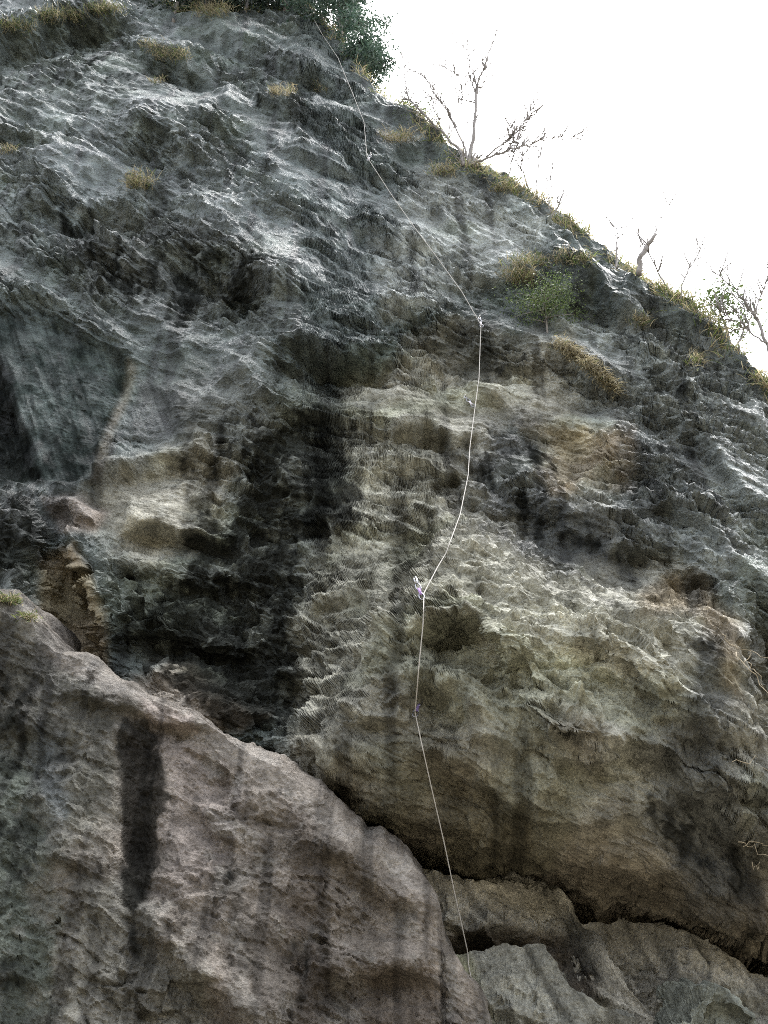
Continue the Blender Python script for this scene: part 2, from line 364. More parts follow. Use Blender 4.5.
# ------------------------------------------------------------------ ground (valley floor and the wooded far side of the gorge behind the viewer)
def ground():
    xs = np.unique(np.concatenate([np.linspace(-2500, -60, 12), np.linspace(-60, 60, 90), np.linspace(60, 2500, 12)]))
    ys = np.unique(np.concatenate([np.linspace(-2500, -90, 10), np.linspace(-90, 30, 120), np.linspace(30, 2500, 12)]))
    X, Y = np.meshgrid(xs, ys)
    up = np.clip(-Y - 5, 0, 52); Z = 0.52 * up * sstep(0, 12, up) + 0.25 * np.clip(-Y - 57, 0, 500) ** .8 
    near = np.clip(1 - np.hypot(X, Y) / 150, 0, 1)
    Z = Z + near * (0.25 * fbm(X / 3, Y / 3, 71, 4) + 1.6 * sstep(6, 20, -Y) * fbm(X / 9, Y / 9, 75, 3)) - 0.1
    idx = np.arange(X.size).reshape(X.shape); f = np.stack([idx[:-1, :-1], idx[:-1, 1:], idx[1:, 1:], idx[1:, :-1]], -1).reshape(-1, 4)
    m, t, P, N, L = new_mat('leaf_litter')
    n = N('ShaderNodeTexNoise'); n.inputs['Scale'].default_value = 3; n.inputs['Detail'].default_value = 9
    cr = N('ShaderNodeValToRGB'); cr.color_ramp.elements[0].color = (.025, .03, .015, 1); cr.color_ramp.elements[1].color = (.11, .085, .05, 1)
    c2 = N('ShaderNodeValToRGB'); c2.color_ramp.elements[0].color = (.10, .088, .064, 1); c2.color_ramp.elements[1].color = (.22, .195, .15, 1)   # gravel of the stream bed
    tc = N('ShaderNodeTexCoord'); L(tc.outputs['Object'], n.inputs['Vector']); L(n.outputs['Fac'], cr.inputs[0]); L(n.outputs['Fac'], c2.inputs[0])
    sx = N('ShaderNodeSeparateXYZ'); L(tc.outputs['Object'], sx.inputs[0]); mr = N('ShaderNodeMapRange'); L(sx.outputs['Y'], mr.inputs[0]); mr.inputs[1].default_value = -9; mr.inputs[2].default_value = -5
    mx = N('ShaderNodeMix'); mx.data_type = 'RGBA'; L(mr.outputs[0], mx.inputs[0]); L(cr.outputs[0], mx.inputs[6]); L(c2.outputs[0], mx.inputs[7]); L(mx.outputs[2], P.inputs['Base Color'])
    P.inputs['Roughness'].default_value = .9
    b = N('ShaderNodeBump'); b.inputs['Distance'].default_value = .1; L(n.outputs['Fac'], b.inputs['Height']); L(b.outputs[0], P.inputs['Normal'])
    o = np_mesh('ground', np.stack([X, Y, Z], -1).reshape(-1, 3), f, m); tag(o, kind='structure')
ground()

# ------------------------------------------------------------------ the main cliff
def cliff_base(x, z):
    zz = np.asarray(z, float); up = np.clip(zz - 5, 0, None)
    y = 8.7 + 0.30 * up
    return y + 0.03 * np.clip(x - 2.5, 0, 8) ** 2
def cliff_w(z): return 0.35 * (9 + 0.85 * (z - 5))
SKYLINE = [(-400, -70), (-150, -60), (0, -40), (120, -14), (180, 4), (230, 6), (270, 0), (300, -2), (316, 14), (340, 42), (365, 75), (388, 98), (410, 116), (424, 132), (450, 158), (470, 168), (500, 178), (530, 195), (560, 212), (590, 232), (612, 248), (640, 270), (660, 288), (690, 308), (712, 330), (735, 350), (768, 376), (850, 450), (950, 540), (1100, 700)]

ch = Chart()
# --- big forms
ch.bump(120, 130, 260, 90, 0.45, 8)                       # pale swelling high on the left
ch.bump(560, 640, 190, 120, 0.55, 5)                      # the big belly
BULGE = [(395, 600), (405, 585), (440, 560), (486, 543), (520, 560), (552, 590), (590, 604), (655, 612), (700, 612), (722, 645), (735, 720), (752, 790), (800, 840), (800, 985), (700, 950), (600, 925), (545, 893), (470, 888), (420, 870), (300, 790), (285, 745), (330, 690), (370, 640)]
ch.block(BULGE, 0.9, 34, 0.6, inner=False); ch.bump(580, 720, 150, 80, .3, 8)
ch.block([(436, 556), (485, 536), (545, 560), (600, 598), (690, 602), (700, 560), (600, 535), (520, 495), (450, 515)], -.38, 20, .6, .8); ch.bump(480, 566, 60, 24, 0.25, 8); ch.ledge([(400, 598), (440, 572), (486, 556), (530, 578), (580, 612), (655, 622), (705, 626)], .12, 16, 20, 6, .3, .5); ch.bump(455, 630, 70, 30, 0.25, 12)
ch.bump(640, 640, 80, 34, 0.28, 5)
ch.ledge([(395, 648), (440, 622), (480, 628), (510, 650), (540, 680)], 0.24, 36, 34, 7, .7, .4)
ch.ledge([(520, 700), (560, 730), (600, 745), (640, 740), (680, 768), (700, 800)], 0.16, 34, 40, 10, .7, .8)
ch.ledge([(390, 690), (425, 672), (455, 690), (490, 715)], 0.24, 26, 26, 6, .7, .4)
ch.block([(452, 618), (470, 598), (510, 600), (512, 630), (480, 634)], -0.2, 14, .3, .5)      # smooth scoop under the crest
ch.ledge([(400, 752), (450, 762), (500, 790), (545, 815), (600, 822), (620, 805)], 0.14, 40, 40, 14, .7, 1.0); ch.bump(370, 800, 60, 30, .18, 20); ch.bump(470, 830, 60, 26, .2, 5); ch.bump(580, 850, 60, 26, .22, 10); ch.bump(330, 755, 40, 24, .15); ch.bump(680, 880, 60, 30, .2, 15); ch.bump(740, 920, 40, 30, .2)
ch.ledge([(340, 720), (370, 712), (400, 722)], .12, 20, 20, 6, .7, .5); ch.ledge([(560, 640), (600, 650), (640, 668), (670, 690)], .14, 24, 24, 6, .7, .6)
ch.ledge([(705, 760), (735, 800), (768, 830), (800, 850)], 0.3, 34, 60, 10, .8, .4)
# the belly cuts back under to the crack at its foot
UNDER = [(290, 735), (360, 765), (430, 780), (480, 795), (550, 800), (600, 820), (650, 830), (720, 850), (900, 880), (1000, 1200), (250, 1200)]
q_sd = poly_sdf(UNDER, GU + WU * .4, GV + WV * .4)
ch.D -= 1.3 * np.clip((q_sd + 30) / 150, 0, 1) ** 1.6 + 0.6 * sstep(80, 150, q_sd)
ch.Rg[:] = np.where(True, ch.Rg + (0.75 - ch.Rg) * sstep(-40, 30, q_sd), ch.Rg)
# arch and hollow right of the belly
ch.block([(632, 612), (645, 598), (665, 584), (700, 572), (726, 598), (740, 650), (745, 700), (728, 690), (715, 640), (700, 614), (660, 612)], -0.7, 14, .4, .5)
ch.ledge([(620, 606), (655, 584), (700, 568), (728, 596), (742, 640)], 0.2, 26, 10, 5, .2, .3)
ch.block([(742, 625), (800, 610), (820, 690), (758, 690), (748, 660)], -0.6, 14, .4, .5)
# upper hollows
ch.ledge([(262, 352), (300, 346), (345, 350), (380, 352), (405, 372)], 0.34, 70, 36, 7, 1.0, .4)
ch.block([(285, 356), (340, 352), (392, 366), (370, 384), (320, 380)], -0.22, 10, 1.3, .9)
ch.ledge([(85, 250), (115, 254), (145, 266), (170, 290)], 0.2, 30, 30, 6, .8, 1.0)
ch.ledge([(150, 232), (200, 255), (240, 272), (276, 290), (280, 305)], 0.42, 60, 40, 8, .9, .4)
ch.block([(205, 262), (265, 285), (270, 302), (225, 304), (200, 285)], -0.15, 10, 1.2)
ch.ledge([(112, 150), (140, 148), (165, 156), (190, 170), (215, 172)], 0.3, 40, 24, 5, .8, .4)
ch.ledge([(-60, 52), (-10, 42), (20, 38), (50, 27), (95, 22), (130, 20)], 0.45, 30, 30, 6, 1.0, .3)
ch.ledge([(135, 52), (165, 64), (195, 74), (225, 80)], 0.3, 30, 22, 6, .9, .3)
ch.ledge([(180, 20), (230, 38), (265, 55), (300, 70), (335, 78)], 0.3, 26, 26, 5, .8, .3)
ch.ledge([(300, 72), (335, 82), (362, 96)], 0.2, 20, 20, 4, .8, .3)
ch.ledge([(345, 162), (375, 172), (395, 182)], 0.2, 20, 18, 4, .8, .3)
ch.ledge([(355, 225), (385, 232), (412, 250)], 0.2, 24, 18, 4, .8, .3)
ch.ledge([(370, 305), (400, 303), (425, 318), (440, 345)], 0.24, 34, 24, 5, .8, .4)
ch.block([(420, 372), (440, 352), (480, 345), (520, 366), (516, 390), (470, 380), (440, 388)], -0.35, 14, .4, .7)
ch.bump(490, 386, 22, 14, 0.24, 0, 3)
ch.block([(434, 404), (455, 403), (476, 406), (482, 416), (455, 419), (440, 413)], -0.55, 5, .2, .6)
ch.ledge([(378, 440), (405, 426), (438, 417), (464, 430), (494, 438)], 0.17, 30, 20, 6, .8, 1.0)
ch.block([(412, 428), (450, 424), (472, 446), (440, 452)], -0.14, 8, 1.2, .9)
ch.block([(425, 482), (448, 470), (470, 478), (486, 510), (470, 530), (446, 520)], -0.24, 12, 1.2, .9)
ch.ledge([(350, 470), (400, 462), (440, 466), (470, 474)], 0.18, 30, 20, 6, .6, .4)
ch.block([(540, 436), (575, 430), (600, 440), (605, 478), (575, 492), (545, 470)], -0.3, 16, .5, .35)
ch.bump(620, 440, 40, 24, .2, 20); ch.block([(600, 430), (640, 436), (640, 462), (612, 466)], -.22, 10, .4, .5)
ch.ledge([(545, 345), (580, 362), (615, 390)], 0.25, 20, 20, 5, .6, .2)
ch.ledge([(545, 262), (580, 272), (610, 290)], .22, 20, 22, 5, .8, .3)
ch.ledge([(560, 288), (590, 284), (620, 300), (650, 325)], .3, 24, 28, 5, .9, .3)
ch.ledge([(590, 330), (630, 345), (670, 375), (700, 410)], .16, 26, 26, 5, .8, .4)
ch.ledge([(640, 400), (680, 420), (720, 460), (768, 520)], .15, 30, 26, 5, .8, .4)
ch.ledge([(620, 500), (670, 505), (720, 545), (780, 600)], .15, 30, 26, 5, .7, .4)
ch.ledge([(250, 110), (300, 125), (350, 150)], .2, 26, 20, 4, .7, .4)
ch.ledge([(0, 205), (50, 200), (100, 215), (150, 222)], .25, 26, 20, 5, .8, .5)
# left: dark slab, its roof, the dihedral and the hollow
ch.ledge([(-80, 305), (-10, 300), (40, 300), (75, 318), (130, 342)], 0.2, 40, 10, 6, .2, .1)
SLAB = [(-90, 300), (0, 310), (60, 314), (130, 352), (128, 378), (108, 430), (98, 484), (60, 484), (20, 486), (-90, 486)]
ch.block(SLAB, -0.22, 5, .06, .25, gv=0.0, gu=-.0010)
ch.block([(-90, 340), (2, 345), (24, 420), (46, 482), (-90, 484)], -0.45, 12, .5, .8)
ch.block([(112, 368), (130, 360), (170, 385), (182, 430), (160, 446), (120, 440), (104, 480), (98, 470)], -0.25, 9, .3, .3)
ch.ledge([(80, 492), (105, 470), (140, 458), (190, 452), (215, 440)], 0.3, 12, 30, 6, .5, .3)
ch.block([(-90, 488), (0, 486), (36, 490), (52, 520), (44, 560), (36, 600), (30, 700), (-90, 700)], 0.45, 18, .4, .9)
ch.block([(44, 492), (75, 492), (104, 512), (98, 530), (70, 524)], 0.22, 10, .3, .5)
ch.ledge([(64, 532), (80, 548), (96, 578), (110, 612), (116, 650)], 0.35, 34, 12, 6, .3, .2)
ch.block([(40, 562), (72, 545), (88, 572), (102, 612), (104, 700), (30, 700), (38, 610)], -0.45, 14, .3, .22)
ch.bump(195, 700, 55, 32, .5, 10, 3, .5)
ch.ledge([(120, 515), (160, 520), (200, 530), (250, 540)], .2, 24, 22, 5, .8, .6)
ch.ledge([(110, 560), (150, 565), (210, 575), (270, 580)], .2, 24, 22, 5, .8, .6)
ch.ledge([(130, 640), (180, 628), (240, 640), (290, 650)], .2, 24, 22, 5, .8, .6)
ch.ledge([(300, 600), (340, 590), (390, 600)], .2, 24, 24, 6, .7, .5)
ch.ledge([(310, 660), (350, 650), (390, 665)], .2, 24, 24, 6, .7, .5)
ch.block([(255, 385), (345, 395), (345, 490), (305, 560), (300, 700), (220, 700), (190, 600), (230, 480)], -0.22, 40, .8)
# smoother panels
ch.rough([(60, 60), (200, 90), (180, 135), (0, 125), (-100, 60)], .55, 40)
ch.rough([(265, 235), (330, 210), (410, 240), (390, 320), (300, 345), (260, 320)], .5, 40)
ch.rough([(430, 180), (540, 215), (520, 250), (440, 260), (400, 215)], .6, 30)

# --- colour: limestone, stains, lichen
GREY = (.072, .087, .083); PALE = (.252, .243, .208); DARK = (.013, .0145, .0145); BROWN = (.165, .135, .105)
ch.Col[:] = GREY; ch.Wet[:] = .65
A = 400
ch.tint([(-A, 95), (120, 100), (330, 140), (430, 200), (380, 300), (240, 250), (100, 230), (-A, 240)], (.098, .115, .115), 60, .8, 1.5, .85)
ch.tint([(420, 170), (560, 215), (540, 255), (450, 300), (400, 320), (370, 260)], (.26, .275, .265), 30, .9, 1, .5)
ch.tint([(-A, 20), (100, 30), (180, 90), (100, 110), (-A, 90)], (.085, .10, .093), 40, .85, 1.3, .5)
ch.tint([(130, 210), (290, 250), (290, 320), (190, 330), (90, 290), (60, 240)], (.07, .075, .072), 50, .7, 1.5)
ch.tint([(350, 385), (440, 330), (560, 330), (640, 400), (620, 520), (740, 610), (A + 400, 700), (1100, 1200), (200, 1200), (285, 760), (305, 580), (350, 490)], PALE, 30, 1, 1, .15)
ch.tint([(345, 395), (470, 400), (450, 470), (420, 600), (300, 740), (290, 640), (320, 540)], (.247, .240, .20), 30, .8, 1, .15)
ch.tint([(400, 590), (485, 545), (600, 608), (700, 615), (700, 680), (560, 690), (470, 660)], (.34, .33, .275), 40, .85)
ch.tint([(560, 330), (650, 300), (800, 420), (900, 640), (760, 640), (700, 590), (640, 560), (590, 500)], (.165, .178, .17), 50, .85, 1.5, .75)
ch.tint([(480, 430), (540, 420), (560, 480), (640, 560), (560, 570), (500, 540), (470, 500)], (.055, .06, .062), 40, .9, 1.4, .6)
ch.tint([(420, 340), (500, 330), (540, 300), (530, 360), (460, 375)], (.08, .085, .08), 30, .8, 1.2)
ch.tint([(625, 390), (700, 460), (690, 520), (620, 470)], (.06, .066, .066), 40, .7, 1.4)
ch.tint([(535, 425), (600, 425), (640, 440), (630, 480), (560, 500), (535, 470)], (.235, .195, .145), 24, .9)
ch.stain([(275, 405), (346, 396), (354, 490), (314, 556), (304, 640), (305, 700), (285, 755), (215, 720), (150, 660), (110, 640), (120, 590), (190, 560), (225, 480), (240, 410)], 44, .95, 1.2)
ch.stain([(60, 215), (300, 250), (285, 320), (180, 330), (80, 290)], 60, .72); ch.stain([(-150, 30), (110, 32), (190, 85), (90, 105), (-150, 90)], 50, .5); ch.stain([(570, 280), (680, 330), (760, 420), (660, 410), (590, 330)], 40, .48); ch.stain([(240, 60), (330, 90), (350, 150), (270, 130)], 50, .42); ch.stain([(-60, 175), (120, 190), (60, 250), (-60, 250)], 50, .45); ch.stain([(440, 350), (520, 340), (540, 300), (600, 330), (560, 380), (460, 378)], 40, .4); ch.stain([(480, 430), (540, 420), (560, 480), (640, 560), (560, 570), (500, 540), (465, 500)], 44, .62, 1.2); ch.stain([(620, 390), (700, 430), (720, 520), (620, 500)], 50, .45); ch.stain([(690, 640), (722, 650), (730, 760), (750, 880), (690, 900), (640, 800), (670, 740)], 44, .6, 1.1); ch.stain([(-100, 486), (44, 488), (50, 540), (30, 610), (-100, 640)], 30, .55); ch.stain([(120, 470), (240, 430), (230, 520), (130, 560)], 60, .35); ch.stain([(540, 690), (600, 700), (610, 800), (560, 790)], 40, .35)
ch.groove(SLAB, 1.0); ch.groove([(130, 370), (172, 388), (182, 430), (160, 444), (124, 440)], .8)
ch.tint([(180, 400), (350, 385), (350, 490), (300, 600), (300, 740), (130, 650), (110, 560)], (.12, .125, .11), 50, .8, 1, .1)
ch.tint([(170, 380), (260, 350), (260, 430), (210, 520), (150, 560), (130, 520)], (.11, .115, .11), 50, .7, 1.5)
ch.tint([(90, 480), (200, 440), (230, 470), (200, 540), (140, 560), (90, 520)], (.25, .235, .195), 40, .85, 1.3, .2)
ch.tint([(120, 680), (190, 665), (260, 720), (200, 740)], BROWN, 24, .9)
ch.tint(SLAB, (.040, .049, .047), 8, .95, .3, .12)
ch.tint([(-90, 340), (2, 345), (24, 420), (46, 482), (-90, 484)], DARK, 12, .95, .4, .0)
ch.tint([(128, 360), (136, 368), (124, 410), (112, 450), (100, 484), (88, 484), (104, 440), (118, 400)], (.15, .14, .122), 9, .9, .2, .1)
ch.tint([(138, 380), (176, 395), (184, 430), (160, 444), (128, 440)], (.055, .06, .058), 14, .9, .3)
ch.tint([(-90, 486), (40, 488), (54, 520), (40, 620), (-90, 640)], (.06, .066, .06), 20, .9)
ch.tint([(44, 494), (80, 494), (106, 512), (100, 532), (60, 530)], (.20, .165, .14), 12, .9, .4)
ch.tint([(40, 562), (72, 542), (90, 572), (106, 612), (108, 700), (30, 700), (38, 610)], (.225, .185, .135), 14, .95, .4, .05)
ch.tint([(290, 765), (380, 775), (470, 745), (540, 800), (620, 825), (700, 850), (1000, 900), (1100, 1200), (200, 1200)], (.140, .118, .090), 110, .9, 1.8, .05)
ch.tint([(640, 590), (700, 572), (742, 640), (744, 700), (720, 680), (700, 616), (650, 612)], (.19, .155, .11), 18, .85, .6, .1)
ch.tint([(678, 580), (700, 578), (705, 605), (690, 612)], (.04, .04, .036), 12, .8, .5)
ch.tint([(690, 640), (722, 650), (730, 760), (760, 900), (690, 910), (640, 800), (660, 740)], (.07, .072, .07), 40, .8, 1.2, .5)
ch.tint([(540, 690), (600, 720), (620, 800), (570, 790)], (.12, .105, .085), 30, .6, 1.4)
ch.tint([(740, 620), (900, 600), (900, 700), (750, 690)], (.06, .06, .05), 20, .8)
ch.tint([(740, 770), (900, 790), (900, 850), (760, 830)], (.24, .25, .215), 24, .7)

def cliff_noise(ps, x, y, z, rg):
    # beds dip down to the right, steeper on the right
    hi = sstep(6, 13, z)
    t = z + x * (.25 + .55 * hi) + 0.08 * np.clip(x, 0, 8) ** 2
    if ps == 0:
        t = t + 0.30 * fbm(x / 1.7, z / 1.7, 3, 4); s = x + 0.40 * fbm(x / 1.3, z / 1.3, 13, 4)
        return (.3 + .7 * rg) * 0.20 * fbm(s / 2.2, t / 1.7, 21, 3) + rg * 0.11 * facets(s / 1.1, t / .85, 31, 'min', 1.2, .5, .2)
    w1 = fbm3(x / 1.1, y / 1.1, z / 1.1, 5, 2); w2 = fbm3(x / 1.1 + 9, y / 1.1, z / 1.1, 6, 2)
    patch = np.clip(.66 + 1.0 * fbm3(x / 1.9 + 4, y / 1.9, t / 1.3, 8, 2), .2 + .25 * (1 - sstep(5, 8, z)), 1.0); rg = rg * patch
    t = t + .13 * w1; s = x + .15 * w2; y = y + .1 * w1
    cr1 = np.exp(-(perlin3(s / 1.3, y / 1.2, t / (.55 - .2 * hi), 15) / .045) ** 2)
    if ps == 1:
        n = rg * 0.095 * facets3(s / (.46 + .45 * hi), y / .45, t / (.36 - .10 * hi), 41, 'min', 1.5, .15, .3)
        ph = t / (.5 + .15 * hi) + .9 * w1 + .5 * w2; f = ph - np.floor(ph)                     # broken beds: each lip stands out over an undercut
        saw = np.where(f < .16, f / .16, (1 - f) / .84)
        n += .10 * saw * sstep(-.15, .35, fbm3(x / 1.5, y / 1.5, t / .8, 9, 2)) * (.35 + .65 * hi) * np.clip(rg * 1.3, 0, 1)
        n += rg * 0.036 * facets3(s / 0.32, y / .25, t / (.2 - .06 * hi), 51, 'near', 1.1, .5, .3)
        return n - .06 * rg * cr1
    cr2 = np.exp(-(perlin3(s / .5, y / .45, t / (.24 - .08 * hi), 16) / .06) ** 2)
    n = rg * 0.056 * FIT(.14) * facets3(s / (.20 + .08 * hi), y / .17, t / (0.15 - .03 * hi), 61, 'min', 1.6, .15, .3)
    n += (.15 + .85 * rg) * 0.020 * FIT(.07) * facets3(s / 0.085, y / .08, t / .06, 66, 'near', 1.2)
    n += (.2 + .8 * rg) * 0.018 * fbm3(s / 0.2, y / .2, t / 0.13, 68, 2, .6)
    n += (.35 + .65 * rg) * .009 * FIT(.04) * facets3(s / .045, y / .045, t / .035, 69, 'min', 1.5, .3)
    return n - .035 * rg * cr2 * FIT(.1)
def cliff_detail(x, y, z, u, v, col, wet, roll, n):
    f = fbm3(x / 1.0, y / 1.0, z / .9, 101, 4, .6); g = fbm3(x / .3, y / .3, z / .35, 111, 3, .6)
    drip = fbm(x / .28, z / 3.2, 121, 3)
    k = np.exp(0.45 * f + 0.30 * g) * (1 - .5 * sstep(.2, .7, drip))
    lich = sstep(.2, .6, fbm3(x / .5, y / .5, z / .35, 131, 3, .65)) * sstep(5, 9, z)
    col = col * k[..., None]
    col = col + (np.array((.30, .315, .30)) - col) * (lich * .2 * sstep(.05, .14, col[..., 0]))[..., None]
    gr = sstep(.1, .6, fbm3(x / 1.4, y / 1.4, z / .9, 141, 2)) * .5
    col = col * (1 - gr[..., None]) + col * gr[..., None] * np.array((.97, 1.03, .88))
    col = col + (np.array((.10, .085, .045)) - col) * roll[..., None]
    return col * np.array((1.0, 1.015, 1.0)), wet + .3 * g
cols = s_grid(-1.5, 1.5, 570, 34)
rows = np.concatenate([np.linspace(1190, 1030, 50)[:-1], np.linspace(1030, -70, 1400)])
cliff, CL = rock_face('cliff', cliff_base, cliff_w, SKYLINE, cols, rows, cliff_detail, ch, noise_fn=cliff_noise, seed=3)
tag(cliff, 'tall weathered limestone cliff face with black drip stains', kind='structure')

# ------------------------------------------------------------------ near buttress at the lower left
def but_base(x, z):
    return 7.0 + 0.22 * np.clip(np.asarray(z, float) - 1.5, -2, None) + 0.10 * (x + 1.0)
def but_w(z): return 0.35 * (6.9 + .7 * (np.asarray(z, float) - 2.5))
RIM = [(-420, 480), (-200, 545), (-60, 580), (0, 597), (20, 608), (45, 640), (80, 662), (120, 686), (165, 700), (200, 716), (240, 745), (290, 775), (330, 808), (370, 842), (405, 862), (428, 882), (440, 905), (446, 935), (458, 960), (480, 1000), (496, 1040), (520, 1100), (560, 1200)]
cb = Chart(); cb.Rg[:] = .55
cb.ledge([(60, 690), (120, 700), (165, 722), (215, 720)], .10, 20, 24, 6, .8, .3)
cb.block([(118, 730), (164, 728), (160, 820), (150, 905), (118, 902)], -.16, 16, .4, .6)
cb.ledge([(140, 905), (165, 935), (205, 975), (240, 1005), (275, 1030)], .14, 30, 24, 5, 1.0, .2)
cb.ledge([(60, 990), (90, 978), (130, 990)], .08, 20, 16, 4, .8, .3)
cb.ledge([(300, 985), (330, 962), (370, 970), (400, 958), (440, 975)], .14, 30, 30, 6, .8, .4)
cb.ledge([(300, 830), (340, 850), (380, 885), (430, 905)], .12, 24, 24, 5, .8, .4)
cb.ledge([(190, 800), (225, 835), (245, 850)], .08, 24, 20, 5, .8, .3)
cb.bump(320, 880, 40, 60, .16, -20); cb.bump(230, 900, 60, 70, .14); cb.bump(80, 850, 40, 90, .12); cb.bump(420, 925, 25, 50, .15)
cb.Col[:] = (.166, .145, .122); cb.Wet[:] = .35
cb.tint([(-400, 500), (0, 600), (60, 660), (130, 700), (120, 800), (60, 900), (70, 1100), (-400, 1100)], (.082, .082, .066), 60, .85, 1.5, .4)
cb.tint([(-400, 700), (40, 740), (50, 900), (40, 1100), (-400, 1100)], (.075, .092, .076), 50, .7, 1.5, .4)
cb.tint([(40, 640), (130, 690), (200, 716), (290, 775), (430, 885), (440, 905), (330, 830), (230, 760), (150, 712), (60, 668)], (.265, .24, .21), 14, .8, .5)
cb.tint([(140, 700), (190, 715), (200, 735), (150, 728)], (.235, .195, .17), 10, .7, .5)
cb.tint([(170, 740), (240, 780), (220, 880), (160, 900)], (.215, .185, .165), 30, .7, 1)
cb.tint([(80, 880), (130, 860), (150, 920), (210, 990), (200, 1100), (60, 1100), (60, 960)], (.20, .195, .165), 30, .8, 1)
cb.stain([(126, 722), (150, 727), (166, 736), (160, 800), (160, 850), (148, 905), (132, 914), (116, 896), (124, 840), (118, 770)], 30, 1.3, .7); cb.stain([(112, 890), (150, 890), (152, 960), (138, 1010), (118, 970)], 30, .5); cb.stain([(222, 870), (248, 870), (254, 960), (238, 1010), (220, 960)], 26, .5); cb.stain([(40, 700), (75, 720), (66, 840), (36, 850)], 30, .5); cb.stain([(-60, 620), (40, 650), (60, 760), (30, 1040), (-60, 1040)], 50, .52); cb.stain([(180, 760), (205, 780), (200, 900), (182, 890)], 24, .42); cb.stain([(360, 900), (384, 920), (380, 1040), (356, 1040)], 26, .45); cb.stain([(290, 810), (322, 830), (318, 1040), (290, 1040)], 26, .35)
cb.tint([(222, 880), (246, 880), (252, 960), (236, 1000), (222, 960)], (.07, .062, .052), 20, .8, 1)
cb.tint([(290, 800), (320, 830), (318, 1040), (290, 1040)], (.11, .09, .072), 22, .7, 1)
cb.tint([(40, 720), (70, 740), (60, 830), (40, 830)], (.06, .07, .075), 20, .7, 1)
cb.tint([(360, 960), (440, 970), (440, 1040), (360, 1040)], (.10, .082, .066), 24, .7, 1)
def but_noise(ps, x, y, z, rg):
    t = z + .5 * x; s = x - .2 * z
    if ps == 0:
        t = t + .12 * fbm(x / 1.1, z / 1.1, 203, 3); s = s + .15 * fbm(x / .9, z / .9, 213, 3)
        return .14 * fbm(s / 1.2, t / .9, 221, 3) + rg * .13 * facets(s / .8, t / .6, 231, 'min', 1., .5)
    w1 = fbm3(x / .6, y / .6, z / .6, 5, 2); t = t + .05 * w1; s = s - .05 * w1
    rg = rg * np.clip(.85 + .9 * fbm3(x / .8, y / .8, z / .8, 7, 2), .35, 1.6)
    cr1 = np.exp(-(perlin3(s / .8, y / .7, t / .45, 17) / .05) ** 2)
    if ps == 1: return rg * .06 * facets3(s / .5, y / .4, t / .36, 241, 'min', 1.5, .12, .3) + rg * .035 * facets3(s / .19, y / .15, t / .14, 251, 'near', 1.1, .6, .3) - .05 * rg * cr1
    return rg * .03 * FIT(.08) * facets3(s / .10, y / .09, t / .075, 261, 'min', 1.6, .25, .3) + (.4 + .6 * rg) * .010 * FIT(.035) * facets3(s / .045, y / .04, t / .035, 262, 'near', 1.2) + .014 * fbm3(s / .1, y / .1, t / .07, 268, 3, .6)
def but_detail(x, y, z, u, v, col, wet, roll, n):
    f = fbm3(x / .6, y / .6, z / .6, 301, 4, .6); g = fbm3(x / .15, y / .15, z / .2, 311, 3, .6); drip = fbm(x / .16, z / 2.2, 321, 3)
    k = np.exp(.42 * f + .3 * g) * (1 - .5 * sstep(.15, .6, drip))
    pale = sstep(.2, .6, fbm3(x / .25, y / .25, z / .25, 331, 3, .6))
    col = col * k[..., None] * .76; col = col + (np.array((.25, .24, .215)) - col) * (pale * .28 * sstep(.03, .08, col[..., 0]))[..., None]
    return col, wet + .3 * g
bcols = np.unique(np.concatenate([np.linspace(-1.7, -1.08, 40), np.linspace(-1.08, .38, 460), np.linspace(.38, .6, 24)]))
brows = np.concatenate([np.linspace(1200, 1030, 24)[:-1], np.linspace(1030, 560, 360)])
butt, BU = rock_face('rock_buttress', but_base, but_w, RIM, bcols, brows, but_detail, cb, roll=(40, 1.6, .30), noise_fn=but_noise, seed=203, rim_noise=.05, droop=.05, jit=3)
tag(butt, 'brown leaning rock buttress with one black streak, lower left', 'rock buttress')

